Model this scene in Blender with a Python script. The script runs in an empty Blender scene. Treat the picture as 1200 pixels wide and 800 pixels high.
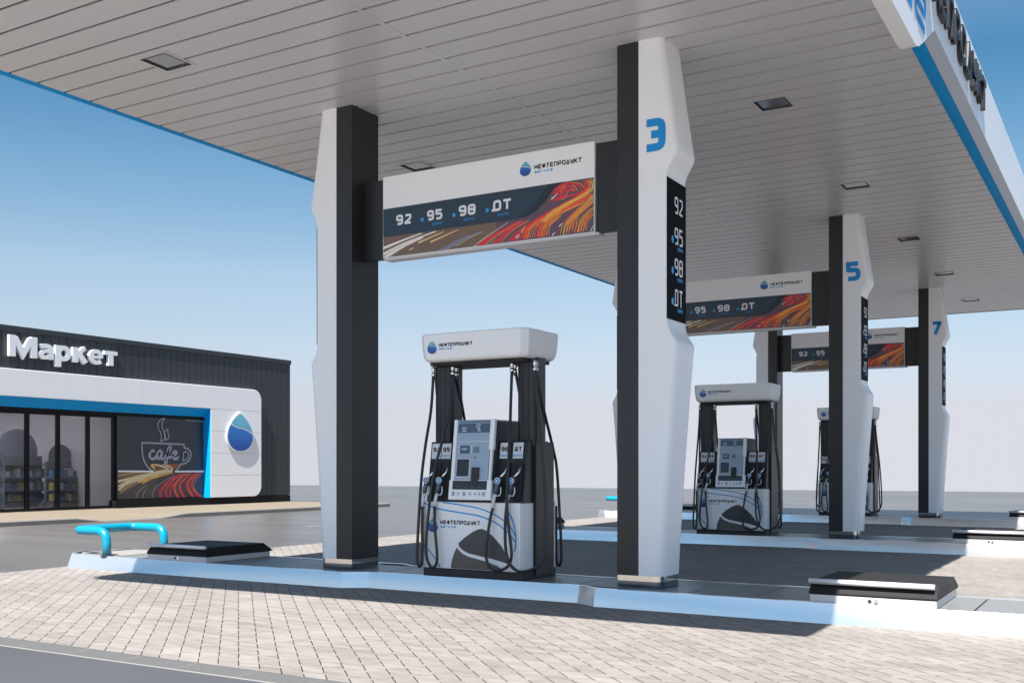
import bpy, math, random
from mathutils import Vector, Matrix
random.seed(7)
R = math.radians
S = bpy.context.scene
COL = S.collection

# ------------------------------------------------------------------ materials
def _n(nt, t, **kw):
    n = nt.nodes.new(t)
    for k, v in kw.items():
        setattr(n, k, v)
    return n

def base_mat(name):
    m = bpy.data.materials.new(name)
    m.use_nodes = True
    nt = m.node_tree
    b = nt.nodes['Principled BSDF']
    return m, nt, b

def mat(name, col, rough=0.5, metal=0.0, spec=0.5, var=0.06, scale=3.0, rvar=0.08, bump=0.0, bscale=60.0, coat=0.0, emit=None, aniso=(1, 1, 1)):
    """plain paint / metal / plastic with a little procedural unevenness"""
    m, nt, b = base_mat(name)
    tc = _n(nt, 'ShaderNodeTexCoord')
    mp = _n(nt, 'ShaderNodeMapping'); mp.inputs['Scale'].default_value = aniso
    nt.links.new(tc.outputs['Object'], mp.inputs['Vector'])
    nz = _n(nt, 'ShaderNodeTexNoise'); nz.inputs['Scale'].default_value = scale; nz.inputs['Detail'].default_value = 5
    nt.links.new(mp.outputs['Vector'], nz.inputs['Vector'])
    mx = _n(nt, 'ShaderNodeMix', data_type='RGBA')
    c0 = [max(0, c * (1 - var)) for c in col]; c1 = [min(1, c * (1 + var)) for c in col]
    mx.inputs['A'].default_value = (*c0, 1); mx.inputs['B'].default_value = (*c1, 1)
    nt.links.new(nz.outputs['Fac'], mx.inputs['Factor'])
    nt.links.new(mx.outputs['Result'], b.inputs['Base Color'])
    mr = _n(nt, 'ShaderNodeMapRange')
    mr.inputs['To Min'].default_value = max(0.02, rough - rvar); mr.inputs['To Max'].default_value = min(1, rough + rvar)
    nt.links.new(nz.outputs['Fac'], mr.inputs['Value'])
    nt.links.new(mr.outputs['Result'], b.inputs['Roughness'])
    b.inputs['Metallic'].default_value = metal
    b.inputs['Specular IOR Level'].default_value = spec
    b.inputs['Coat Weight'].default_value = coat
    b.inputs['Coat Roughness'].default_value = 0.08
    if bump:
        n2 = _n(nt, 'ShaderNodeTexNoise'); n2.inputs['Scale'].default_value = bscale; n2.inputs['Detail'].default_value = 3
        nt.links.new(mp.outputs['Vector'], n2.inputs['Vector'])
        bp = _n(nt, 'ShaderNodeBump'); bp.inputs['Strength'].default_value = bump; bp.inputs['Distance'].default_value = 0.01
        nt.links.new(n2.outputs['Fac'], bp.inputs['Height'])
        nt.links.new(bp.outputs['Normal'], b.inputs['Normal'])
    if emit:
        b.inputs['Emission Color'].default_value = (*emit[0], 1)
        b.inputs['Emission Strength'].default_value = emit[1]
    return m

M = {}
M['white'] = mat('white_cladding', (.90, .91, .925), .34, spec=.45, var=.02, scale=.8)
M['portal_white'] = mat('white_portal_panel', (.80, .80, .82), .38, var=.02, scale=.7)
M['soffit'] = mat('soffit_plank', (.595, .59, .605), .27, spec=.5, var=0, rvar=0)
M['soffit_gap'] = mat('soffit_gap', (.012, .010, .010), .9, spec=.05)
M['dark'] = mat('charcoal_steel', (.020, .021, .024), .38, spec=.45, var=.12, scale=2, bump=.02, bscale=400)
M['darkm'] = mat('charcoal_matt', (.026, .027, .030), .6, var=.12, scale=6, bump=.05, bscale=500)
M['dgrey'] = mat('dark_grey_plastic', (.06, .06, .065), .5, var=.08)
M['black'] = mat('black_gloss', (.012, .012, .014), .18, var=.1)
M['recess'] = mat('black_recess', (.006, .006, .007), .6, var=.1)
M['rubber'] = mat('hose_rubber', (.020, .020, .022), .33, var=.15, scale=20)
M['blue'] = mat('canopy_blue', (.0, .30, .72), .6, spec=.1, var=.03)
M['rblue'] = mat('reveal_blue', (.0, .31, .80), .5, spec=.2, var=.03)
M['nblue'] = mat('number_blue', (.0, .28, .70), .45, var=.03)
M['cyan'] = mat('hoop_cyan', (.0, .24, .38), .28, var=.03, coat=.4)
M['steel'] = mat('kerb_steel', (.87, .86, .855), .24, metal=.84, spec=.6, var=.012, scale=1, rvar=.01)
M['chrome'] = mat('chrome', (.85, .85, .86), .12, metal=1, var=.03)
M['brushed'] = mat('brushed_steel', (.62, .60, .58), .07, metal=1, var=.05, scale=6)
M['plinth'] = mat('steel_dark_reflection', (.13, .145, .165), .12, metal=.7, var=.05)
M['alu'] = mat('pale_panel', (.62, .61, .62), .4, var=.03)
M['deck'] = mat('deck_plate', (.17, .174, .176), .36, spec=.35, var=.06, scale=1.2, rvar=.05)
M['endpad'] = mat('end_concrete', (.23, .222, .21), .75, var=.08, scale=8, bump=.1)
M['glassdark'] = mat('dark_screen_glass', (.02, .024, .03), .08, var=.1)
M['navy'] = mat('price_navy', (.018, .042, .072), .35, var=.04)
M['navy2'] = mat('price_navy_dark', (.012, .022, .034), .35, var=.04)
M['slate'] = mat('console_slate', (.15, .21, .28), .3, var=.04)
M['slate2'] = mat('console_slate_light', (.33, .42, .53), .3, var=.05)
M['slate3'] = mat('console_display', (.07, .11, .165), .2, var=.05)
M['lettw'] = mat('letter_white', (.78, .80, .84), .45, var=.02)
M['lettk'] = mat('letter_black', (.014, .014, .018), .45, spec=.4, var=.05)
M['printk'] = mat('print_black', (.010, .010, .013), .8, spec=.1, var=.05)
M['handle'] = mat('handle_alu', (.80, .80, .81), .28, metal=.35, var=.02)
M['lidblack'] = mat('lid_black', (.016, .016, .017), .65, spec=.2, var=.15, bump=.03, bscale=300)
M['panelblack'] = mat('price_black', (.006, .008, .011), .7, spec=.06, var=.1)
M['cove'] = mat('cove_grey', (.40, .39, .40), .5, var=.03)
M['dot'] = mat('dot_blue', (.01, .33, .74), .4, var=.02)
M['evro'] = mat('small_blue_text', (.03, .22, .48), .45, var=.02)
M['hump'] = mat('hump_dark_grey', (.055, .058, .066), .42, var=.04)
M['hump2'] = mat('hump_warm_grey', (.105, .095, .09), .45, var=.05)
M['label'] = mat('label_plate', (.72, .74, .76), .35, var=.02)
M['store'] = mat('store_cladding', (.030, .033, .036), .42, var=.15, scale=1.5, aniso=(1, 6, .4))
M['storedark'] = mat('store_black', (.010, .010, .011), .5, spec=.15, var=.1)
M['poster'] = mat('poster_dark', (.035, .038, .046), .35, var=.05)
M['posterline'] = mat('poster_grey_line', (.33, .34, .40), .5, var=.03)
M['intwall'] = mat('shop_wall', (.40, .39, .42), .7, var=.03)
M['intfloor'] = mat('shop_floor', (.30, .29, .29), .3, var=.05)
M['shelf'] = mat('shelf_grey', (.13, .14, .17), .5, var=.08)
M['shelf2'] = mat('shelf_header', (.16, .17, .22), .5, var=.06)
M['goods'] = mat('goods_yellow', (.34, .30, .10), .5, var=.2, scale=9)
M['goods2'] = mat('goods_blue', (.05, .14, .28), .5, var=.2, scale=9)
M['stand'] = mat('stand_pale', (.45, .47, .52), .5, var=.03)
M['ring'] = mat('stand_ring', (.06, .12, .22), .5, var=.03)
M['ringb'] = mat('stand_ring_light', (.16, .42, .70), .5, var=.03)
M['lamp'] = mat('shop_lamp', (.9, .9, .9), .5, emit=((.97, .97, 1), 24))
M['lampglass'] = mat('lamp_glass', (.45, .47, .48), .10, metal=.75, var=.12, scale=40)
M['housing'] = mat('lamp_housing', (.20, .21, .215), .3, metal=.15, var=.1)
M['lampframe'] = mat('lamp_frame', (.55, .54, .54), .35, var=.03)
M['bounce'] = mat('pale_bounce', (.37, .36, .355), .8, var=.08, scale=2, bump=.1)
M['kerbstone'] = mat('kerbstone', (.16, .152, .145), .8, var=.1, scale=5, bump=.15)
M['paint'] = mat('road_paint', (.20, .195, .19), .7, var=.25, scale=4)
# printed road picture
for k, c in dict(road=(.19, .125, .085), road2=(.125, .075, .11), white=(.90, .86, .80), yellow=(.88, .62, .30), blueg=(.22, .23, .32), line=(.66, .58, .58),
                 crimson=(.78, .03, .05), red=(.92, .085, .03), orange=(.95, .24, .04), gold=(.96, .55, .10), dash=(.85, .80, .78), cream=(.66, .56, .40), tan=(.24, .16, .09), rust=(.42, .10, .04), greyl=(.32, .30, .32), pcrim=(.62, .025, .07), pred=(.90, .06, .045), porange=(.95, .24, .08), roadtan=(.13, .085, .05), proad=(.085, .062, .05), proad2=(.06, .042, .055)).items():
    M['p_' + k] = mat('print_' + k, c, .38, var=.10, scale=14)
# drop emblem: two tones that run smoothly (printed gradient)
def grad_mat(name, ca, cb, z0, z1):
    m, nt, b = base_mat(name)
    tc = _n(nt, 'ShaderNodeTexCoord'); sp = _n(nt, 'ShaderNodeSeparateXYZ')
    nt.links.new(tc.outputs['Generated'], sp.inputs['Vector'])
    mr = _n(nt, 'ShaderNodeMapRange'); mr.inputs['From Min'].default_value = z0; mr.inputs['From Max'].default_value = z1
    nt.links.new(sp.outputs['Z'], mr.inputs['Value'])
    mx = _n(nt, 'ShaderNodeMix', data_type='RGBA')
    mx.inputs['A'].default_value = (*ca, 1); mx.inputs['B'].default_value = (*cb, 1)
    nt.links.new(mr.outputs['Result'], mx.inputs['Factor']); nt.links.new(mx.outputs['Result'], b.inputs['Base Color'])
    b.inputs['Roughness'].default_value = .35
    return m
M['droplow'] = grad_mat('drop_deep_blue', (.012, .05, .30), (.02, .20, .56), 0.0, .7)
M['drophigh'] = grad_mat('drop_pale_blue', (.07, .33, .52), (.18, .52, .64), .4, 1.0)

# ---- shop glass
m, nt, b = base_mat('shop_glass')
nt.nodes.remove(b)
tr = _n(nt, 'ShaderNodeBsdfTransparent'); tr.inputs['Color'].default_value = (.90, .90, .92, 1)
gl = _n(nt, 'ShaderNodeBsdfGlossy'); gl.inputs['Roughness'].default_value = .02
fr = _n(nt, 'ShaderNodeFresnel'); fr.inputs['IOR'].default_value = 1.55
mx = _n(nt, 'ShaderNodeMixShader')
nt.links.new(fr.outputs['Fac'], mx.inputs['Fac']); nt.links.new(tr.outputs['BSDF'], mx.inputs[1]); nt.links.new(gl.outputs['BSDF'], mx.inputs[2])
nt.links.new(mx.outputs['Shader'], nt.nodes['Material Output'].inputs['Surface'])
M['glass'] = m

# ---- math helper for node materials
class NM:
    def __init__(self, nt): self.nt = nt
    def op(self, o, a, b=None, c=None):
        n = _n(self.nt, 'ShaderNodeMath', operation=o)
        for i, v in enumerate((a, b, c)):
            if v is None: continue
            if isinstance(v, (int, float)): n.inputs[i].default_value = v
            else: self.nt.links.new(v, n.inputs[i])
        return n.outputs[0]

# ---- block paving laid diagonally
def paver_mat(name, c_lo, c_hi, rot, w, l, joint, jfrac=.05, rough=.75, streak=.5, warm=True):
    m, nt, b = base_mat(name)
    q = NM(nt)
    tc = _n(nt, 'ShaderNodeTexCoord')
    mp = _n(nt, 'ShaderNodeMapping'); mp.inputs['Rotation'].default_value = (0, 0, rot)
    nt.links.new(tc.outputs['Object'], mp.inputs['Vector'])
    sp = _n(nt, 'ShaderNodeSeparateXYZ'); nt.links.new(mp.outputs['Vector'], sp.inputs['Vector'])
    wob = _n(nt, 'ShaderNodeTexNoise'); wob.inputs['Scale'].default_value = 5.0; wob.inputs['Detail'].default_value = 2
    nt.links.new(mp.outputs['Vector'], wob.inputs['Vector'])
    wv = q.op('MULTIPLY', q.op('SUBTRACT', wob.outputs['Fac'], .5), .010)
    qx = q.op('DIVIDE', q.op('ADD', sp.outputs['X'], wv), w)      # across the courses
    row = q.op('FLOOR', qx); fx = q.op('FRACT', qx)
    wn = _n(nt, 'ShaderNodeTexWhiteNoise', noise_dimensions='1D'); nt.links.new(row, wn.inputs['W'])
    sy = q.op('ADD', q.op('DIVIDE', sp.outputs['Y'], l), wn.outputs['Value'])
    fy = q.op('FRACT', sy); cell = q.op('FLOOR', sy)
    cmb = _n(nt, 'ShaderNodeCombineXYZ'); nt.links.new(row, cmb.inputs['X']); nt.links.new(cell, cmb.inputs['Y'])
    w2 = _n(nt, 'ShaderNodeTexWhiteNoise', noise_dimensions='3D'); nt.links.new(cmb.outputs['Vector'], w2.inputs['Vector'])
    # joints
    jn = _n(nt, 'ShaderNodeTexNoise'); jn.inputs['Scale'].default_value = 26; nt.links.new(mp.outputs['Vector'], jn.inputs['Vector'])
    jw = q.op('MULTIPLY', q.op('ADD', jn.outputs['Fac'], .45), jfrac)
    long_j = q.op('MULTIPLY', q.op('LESS_THAN', fx, jw), q.op('GREATER_THAN', fy, .24))
    cross_j = q.op('MULTIPLY', q.op('LESS_THAN', fy, .035), .28)
    jj = q.op('MAXIMUM', long_j, cross_j)
    # stone veins run across the blocks
    mp2 = _n(nt, 'ShaderNodeMapping'); mp2.inputs['Rotation'].default_value = (0, 0, rot); mp2.inputs['Scale'].default_value = (1.3, 10, 1)
    nt.links.new(tc.outputs['Object'], mp2.inputs['Vector'])
    off = _n(nt, 'ShaderNodeVectorMath', operation='ADD'); nt.links.new(mp2.outputs['Vector'], off.inputs[0])
    sc = _n(nt, 'ShaderNodeVectorMath', operation='SCALE'); sc.inputs['Scale'].default_value = .5; nt.links.new(w2.outputs['Color'], sc.inputs[0])
    nt.links.new(sc.outputs['Vector'], off.inputs[1])
    vn = _n(nt, 'ShaderNodeTexNoise'); vn.inputs['Scale'].default_value = 1.6; vn.inputs['Detail'].default_value = 6; vn.inputs['Roughness'].default_value = .65
    nt.links.new(off.outputs['Vector'], vn.inputs['Vector'])
    big = _n(nt, 'ShaderNodeTexNoise'); big.inputs['Scale'].default_value = .8; big.inputs['Detail'].default_value = 4
    nt.links.new(tc.outputs['Object'], big.inputs['Vector'])
    t = q.op('ADD', q.op('MULTIPLY', q.op('SUBTRACT', vn.outputs['Fac'], .5), 1.6 * streak), q.op('MULTIPLY', q.op('SUBTRACT', w2.outputs['Value'], .5), .24))
    t = q.op('ADD', q.op('ADD', t, .5), q.op('MULTIPLY', q.op('SUBTRACT', big.outputs['Fac'], .5), .8))
    cr = _n(nt, 'ShaderNodeMix', data_type='RGBA'); cr.clamp_factor = True
    cr.inputs['A'].default_value = (*c_lo, 1); cr.inputs['B'].default_value = (*c_hi, 1)
    nt.links.new(t, cr.inputs['Factor'])
    mj = _n(nt, 'ShaderNodeMix', data_type='RGBA'); nt.links.new(jj, mj.inputs['Factor'])
    nt.links.new(cr.outputs['Result'], mj.inputs['A']); mj.inputs['B'].default_value = (*joint, 1)
    nt.links.new(mj.outputs['Result'], b.inputs['Base Color'])
    b.inputs['Roughness'].default_value = rough
    b.inputs['Specular IOR Level'].default_value = .35
    hh = q.op('ADD', q.op('SUBTRACT', 1.0, long_j), q.op('MULTIPLY', vn.outputs['Fac'], .35))
    hh = q.op('ADD', hh, q.op('MULTIPLY', w2.outputs['Value'], .3))
    bp = _n(nt, 'ShaderNodeBump'); bp.inputs['Strength'].default_value = .35; bp.inputs['Distance'].default_value = .006
    nt.links.new(hh, bp.inputs['Height']); nt.links.new(bp.outputs['Normal'], b.inputs['Normal'])
    return m
M['paver'] = paver_mat('stone_paving', (.150, .138, .128), (.276, .253, .236), R(-45), .122, .25, (.028, .024, .022), .064, streak=1.35)
M['tanpaver'] = paver_mat('tan_paving', (.165, .135, .098), (.215, .182, .135), R(0), .11, .22, (.10, .08, .06), .07)

# ---- asphalt
m, nt, b = base_mat('asphalt')
tc = _n(nt, 'ShaderNodeTexCoord'); q = NM(nt)
n1 = _n(nt, 'ShaderNodeTexNoise'); n1.inputs['Scale'].default_value = .16; n1.inputs['Detail'].default_value = 5; nt.links.new(tc.outputs['Object'], n1.inputs['Vector'])
mp = _n(nt, 'ShaderNodeMapping'); mp.inputs['Rotation'].default_value = (0, 0, R(-30)); mp.inputs['Scale'].default_value = (.12, 1.3, 1); nt.links.new(tc.outputs['Object'], mp.inputs['Vector'])
n2 = _n(nt, 'ShaderNodeTexNoise'); n2.inputs['Scale'].default_value = .9; n2.inputs['Detail'].default_value = 5; nt.links.new(mp.outputs['Vector'], n2.inputs['Vector'])
n3 = _n(nt, 'ShaderNodeTexNoise'); n3.inputs['Scale'].default_value = 130; n3.inputs['Detail'].default_value = 4; nt.links.new(tc.outputs['Object'], n3.inputs['Vector'])
t = q.op('ADD', q.op('MULTIPLY', n1.outputs['Fac'], .5), q.op('MULTIPLY', n2.outputs['Fac'], .55))
t = q.op('ADD', t, q.op('MULTIPLY', q.op('SUBTRACT', n3.outputs['Fac'], .5), .35))
mr = _n(nt, 'ShaderNodeMapRange'); mr.inputs['From Min'].default_value = .3; mr.inputs['From Max'].default_value = .75; nt.links.new(t, mr.inputs['Value'])
cx_ = _n(nt, 'ShaderNodeMix', data_type='RGBA'); cx_.inputs['A'].default_value = (.068, .062, .059, 1); cx_.inputs['B'].default_value = (.128, .118, .112, 1)
nt.links.new(mr.outputs['Result'], cx_.inputs['Factor']); nt.links.new(cx_.outputs['Result'], b.inputs['Base Color'])
b.inputs['Roughness'].default_value = .36; b.inputs['Specular IOR Level'].default_value = .38
bp = _n(nt, 'ShaderNodeBump'); bp.inputs['Strength'].default_value = .25; bp.inputs['Distance'].default_value = .004
nt.links.new(n3.outputs['Fac'], bp.inputs['Height']); nt.links.new(bp.outputs['Normal'], b.inputs['Normal'])
M['asphalt'] = m
m = m.copy(); m.name = 'asphalt_road'
for nd in m.node_tree.nodes:
    if nd.type == 'MIX': nd.inputs['A'].default_value = (.048, .046, .046, 1); nd.inputs['B'].default_value = (.084, .080, .080, 1)
M['asphalt_road'] = m

# ---- slotted drain band
m, nt, b = base_mat('slotted_drain')
tc = _n(nt, 'ShaderNodeTexCoord'); q = NM(nt); sp = _n(nt, 'ShaderNodeSeparateXYZ'); nt.links.new(tc.outputs['Object'], sp.inputs['Vector'])
f = q.op('FRACT', q.op('DIVIDE', sp.outputs['Y'], .024)); slot = q.op('LESS_THAN', f, .36)
fx = q.op('FRACT', q.op('DIVIDE', sp.outputs['X'], .5)); slot = q.op('MULTIPLY', slot, q.op('GREATER_THAN', fx, .05))
cx_ = _n(nt, 'ShaderNodeMix', data_type='RGBA'); cx_.inputs['A'].default_value = (.125, .125, .122, 1); cx_.inputs['B'].default_value = (.06, .06, .06, 1)
nt.links.new(slot, cx_.inputs['Factor']); nt.links.new(cx_.outputs['Result'], b.inputs['Base Color']); b.inputs['Roughness'].default_value = .55
M['drain'] = m

# ------------------------------------------------------------------ mesh building
class MB:
    def __init__(self): self.v = []; self.f = []; self.m = []; self.s = []; self.mats = []
    def mi(self, k):
        if k not in self.mats: self.mats.append(k)
        return self.mats.index(k)
    def add(self, vs, fs, k, smooth=False):
        o = len(self.v); self.v += [tuple(p) for p in vs]; i = self.mi(k)
        for f in fs: self.f.append(tuple(o + a for a in f)); self.m.append(i); self.s.append(smooth)
        return self
    def box(self, x0, x1, y0, y1, z0, z1, k):
        vs = [(x, y, z) for z in (z0, z1) for y in (y0, y1) for x in (x0, x1)]
        return self.add(vs, [(0, 2, 3, 1), (4, 5, 7, 6), (0, 1, 5, 4), (2, 6, 7, 3), (0, 4, 6, 2), (1, 3, 7, 5)], k)
    def loft(self, rings, k, cap=True, smooth=False, closed=True):
        n = len(rings[0]); vs = [p for r in rings for p in r]; fs = []
        for a in range(len(rings) - 1):
            for i in range(n if closed else n - 1):
                j = (i + 1) % n
                fs.append((a * n + i, a * n + j, (a + 1) * n + j, (a + 1) * n + i))
        if cap and closed:
            fs.append(tuple(range(n))[::-1]); fs.append(tuple((len(rings) - 1) * n + i for i in range(n)))
        return self.add(vs, fs, k, smooth)
    def prism(self, poly, frame, d0, d1, k):
        """poly in 2-D, frame maps (a,b,n) to 3-D; a solid between n=d0 and n=d1"""
        return self.loft([[frame(a, b, d0) for a, b in poly], [frame(a, b, d1) for a, b in poly]], k)
    def face(self, poly, frame, n, k):
        return self.add([frame(a, b, n) for a, b in poly], [tuple(range(len(poly)))], k)
    def tube(self, pts, r, k, seg=10, smooth=True, cap=True):
        pts = [Vector(p) for p in pts]; rings = []; up = None
        for i, p in enumerate(pts):
            t = (pts[min(i + 1, len(pts) - 1)] - pts[max(i - 1, 0)]).normalized()
            if up is None:
                up = Vector((0, 0, 1)) if abs(t.z) < .9 else Vector((1, 0, 0))
            a = (up - t * up.dot(t)).normalized(); up = a; bb = t.cross(a)
            rr = r[i] if isinstance(r, (list, tuple)) else r
            rings.append([p + (a * math.cos(2 * math.pi * s / seg) + bb * math.sin(2 * math.pi * s / seg)) * rr for s in range(seg)])
        return self.loft(rings, k, cap=cap, smooth=smooth)
    def ribbon(self, pts, w, frame, n, k, closed=False, thick=0.0):
        P = [Vector((p[0], p[1])) for p in pts]; N = len(P); Ls = []; Rs = []
        for i in range(N):
            if closed: d0 = (P[i] - P[i - 1]); d1 = (P[(i + 1) % N] - P[i])
            else: d0 = P[i] - P[i - 1] if i else P[1] - P[0]; d1 = P[i + 1] - P[i] if i < N - 1 else P[-1] - P[-2]
            d0 = d0.normalized() if d0.length else d1.normalized(); d1 = d1.normalized() if d1.length else d0
            t = d0 + d1
            t = t.normalized() if t.length > 1e-6 else d0
            nn = Vector((-t.y, t.x)); c = max(.45, nn.dot(Vector((-d0.y, d0.x))))
            ww = (w[i] if isinstance(w, (list, tuple)) else w) / 2 / c
            Ls.append(P[i] + nn * ww); Rs.append(P[i] - nn * ww)
        M_ = N if closed else N - 1
        if not thick:
            vs = [frame(p.x, p.y, n) for p in Rs] + [frame(p.x, p.y, n) for p in Ls]
            return self.add(vs, [(i, (i + 1) % N, N + (i + 1) % N, N + i) for i in range(M_)], k)
        vs = [frame(p.x, p.y, n) for p in Rs] + [frame(p.x, p.y, n) for p in Ls] + [frame(p.x, p.y, n + thick) for p in Rs] + [frame(p.x, p.y, n + thick) for p in Ls]
        fs = []
        for i in range(M_):
            j = (i + 1) % N
            fs += [(i, N + i, N + j, j), (2 * N + i, 2 * N + j, 3 * N + j, 3 * N + i), (i, j, 2 * N + j, 2 * N + i), (N + i, 3 * N + i, 3 * N + j, N + j)]
        if not closed: fs += [(0, 2 * N, 3 * N, N), (N - 1, 2 * N - 1, 4 * N - 1, 3 * N - 1)]
        return self.add(vs, fs, k)
    def build(self, name, parent=None, bevel=0, loc=None, seg=2, angle=40, recalc=True):
        me = bpy.data.meshes.new(name); me.from_pydata(self.v, [], self.f); me.update()
        for k in self.mats: me.materials.append(M[k])
        me.polygons.foreach_set('material_index', self.m); me.polygons.foreach_set('use_smooth', self.s)
        if recalc:
            import bmesh
            b = bmesh.new(); b.from_mesh(me); bmesh.ops.recalc_face_normals(b, faces=b.faces[:]); b.to_mesh(me); b.free()
        o = bpy.data.objects.new(name, me); COL.objects.link(o)
        if parent: o.parent = parent
        if loc: o.location = loc
        if bevel:
            bv = o.modifiers.new('Bevel', 'BEVEL'); bv.width = bevel; bv.segments = seg; bv.limit_method = 'ANGLE'; bv.angle_limit = R(angle)
            for p in me.polygons: p.use_smooth = True
            wn = o.modifiers.new('WN', 'WEIGHTED_NORMAL'); wn.keep_sharp = True
        return o

def spline(pts, n=6):
    """Catmull-Rom through the points"""
    P = [Vector(p) for p in pts]; out = []
    for i in range(len(P) - 1):
        a = P[i - 1] if i else P[0] * 2 - P[1]; b_, c = P[i], P[i + 1]; d = P[i + 2] if i + 2 < len(P) else P[-1] * 2 - P[-2]
        for s in range(n):
            t = s / n
            out.append(.5 * ((2 * b_) + (c - a) * t + (2 * a - 5 * b_ + 4 * c - d) * t * t + (3 * b_ - a - 3 * c + d) * t ** 3))
    out.append(P[-1]); return out

def thing(name, label, cat, loc, group=None, rz=0.0):
    o = bpy.data.objects.new(name, None); COL.objects.link(o); o.empty_display_size = .2
    o.location = loc; o.rotation_euler = (0, 0, rz); o['label'] = label; o['category'] = cat
    if group: o['group'] = group
    return o
def tag(o, label, cat, group=None):
    o['label'] = label; o['category'] = cat
    if group: o['group'] = group
    return o
def struct(o): o['kind'] = 'structure'; return o
def kids(o): return [c for c in list(COL.objects) if c.parent == o]
def copy_tree(o, parent=None, skip=()):
    c = o.copy(); COL.objects.link(c); c.parent = parent
    for ch in kids(o):
        if ch.name.split('.')[0] in skip: continue
        copy_tree(ch, c, skip)
    return c

# ------------------------------------------------------------------ stroke lettering
def fillet(pts, r, closed=False, n=4):
    if r <= 0: return pts, closed
    P = [Vector(p) for p in pts]; N = len(P); out = []
    for i in range(N):
        if not closed and i in (0, N - 1): out.append(tuple(P[i])); continue
        a, b_, c = P[i - 1], P[i], P[(i + 1) % N]
        u, v = a - b_, c - b_
        rr = min(r, u.length * .49, v.length * .49)
        p0, p1 = b_ + u.normalized() * rr, b_ + v.normalized() * rr
        for s in range(n + 1):
            t = s / n
            q = p0 * (1 - t) ** 2 + b_ * 2 * t * (1 - t) + p1 * t * t
            out.append((q.x, q.y))
    return out, closed
BOX = [(0, 0), (1, 0), (1, 1), (0, 1)]
G = {  # strokes in a unit cell: (points, closed, corner rounding)
 'Н': [([(0, 0), (0, 1)], 0, 0), ([(1, 0), (1, 1)], 0, 0), ([(0, .5), (1, .5)], 0, 0)],
 'Е': [([(1, 1), (0, 1), (0, 0), (1, 0)], 0, .1), ([(0, .5), (.9, .5)], 0, 0)],
 'Ф': [([(.5, -.08), (.5, 1.08)], 0, 0), ([(0, .2), (1, .2), (1, .8), (0, .8)], 1, .25)],
 'Т': [([(-.05, 1), (1.05, 1)], 0, 0), ([(.5, 1), (.5, -.08)], 0, 0)],
 'П': [([(0, -.08), (0, 1), (1, 1), (1, -.08)], 0, .22)],
 'Р': [([(0, -.08), (0, 1), (1, 1), (1, .38), (.1, .38)], 0, .2)],
 'О': [(BOX, 1, .28)],
 'Д': [([(0, 0), (1, 0), (.5, 1)], 1, .06)],
  'д': [([(.22, .16), (.80, .16), (.80, 1), (.38, 1)], 1, .0), ([(.02, -.16), (.02, .16), (1, .16), (1, -.16)], 0, 0)],
 'У': [([(0, 1.08), (.08, .45), (1, .45)], 0, .2), ([(1, 1.08), (1, 0), (.15, 0)], 0, .22)],
 'К': [([(0, -.08), (0, 1.08)], 0, 0), ([(1, 1.05), (.2, .5), (1, -.05)], 0, .05)],
 'В': [([(0, 0), (0, 1), (.9, 1), (.9, .52), (.05, .52)], 0, .12), ([(.85, .52), (1, .45), (1, 0), (0, 0)], 0, .12)],
 '0': [(BOX, 1, .28)],
 '1': [([(.2, .85), (.6, 1), (.6, -.08)], 0, 0)],
 '2': [([(0, .96), (1, .96), (1, .56), (0, .06), (0, 0), (1.05, 0)], 0, .22)],
 '3': [([(0, 1), (1, 1), (1, 0), (0, 0)], 0, .25), ([(.3, .52), (1, .52)], 0, 0)],
 '5': [([(1, 1), (0.02, 1), (0.02, .48)], 0, 0), ([(0.02, .58), (1, .58), (1, 0), (0, 0)], 0, .24)],
 '7': [([(0, 1), (1, 1), (.35, -.08)], 0, .02)],
 '8': [(BOX, 1, .26), ([(0, .52), (1, .52)], 0, 0)],
 '9': [([(1, .46), (0, .46), (0, 1), (1, 1), (1, 0), (.1, 0)], 0, .25)],
 'D': [([(.12, .15), (.12, 1), (1, 1), (1, 0), (-.25, 0)], 0, .22)],
 'T': [([(-.05, 1), (1.05, 1)], 0, 0), ([(.5, 1), (.5, -.08)], 0, 0)],
 's': [([(1, 1), (0, 1), (0, .5), (1, .5), (1, 0), (0, 0)], 0, .22)],
 'e': [([(.05, .5), (1, .5), (1, 1), (0, 1), (0, 0), (1, 0)], 0, .3)],
 'r': [([(0, 0), (0, 1), (.9, 1)], 0, .3)],
 'v': [([(0, 1.05), (.5, 0), (1, 1.05)], 0, .12)],
 'i': [([(.5, 0), (.5, 1)], 0, 0), ([(.5, 1.3), (.5, 1.5)], 0, 0)],
 'c': [([(1, 1), (0, 1), (0, 0), (1, 0)], 0, .3)],
 'М': [([(0, -.08), (0, 1), (.5, .3), (1, 1), (1, -.08)], 0, .04)],
 'а': [([(0, 1), (1, 1), (1, 0), (0, 0), (0, .52), (1, .52)], 0, .2)],
}
NARROW = {'i': .35, '1': .6}
def write(mb, text, frame, x, y, h, w, t, gap, k, n=.002, slant=0.0, thick=0.0, anchor='l', step=.0004):
    """letters of height h, cell width w, stroke t, spacing gap on the frame's plane"""
    tot = sum(w * NARROW.get(c, 1) + gap for c in text if c != ' ') - gap + text.count(' ') * (w * .6)
    cx = x - tot if anchor == 'r' else x - tot / 2 if anchor == 'c' else x
    for ch in text:
        if ch == ' ': cx += w * .6; continue
        cw = w * NARROW.get(ch, 1); i = 0
        for pts, closed, rr in G[ch]:
            pp = [(cx + t / 2 + px * (cw - t), y + t / 2 + py * (h - t)) for px, py in pts]
            pp, _ = fillet(pp, rr * min(h, w), bool(closed))
            pp = [(a + slant * (b_ - y), b_) for a, b_ in pp]
            mb.ribbon(pp, t, frame, n + i * step, k, closed=bool(closed), thick=(thick + i * step) if thick else 0)
            i += 1
        cx += cw + gap
    return tot

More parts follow.
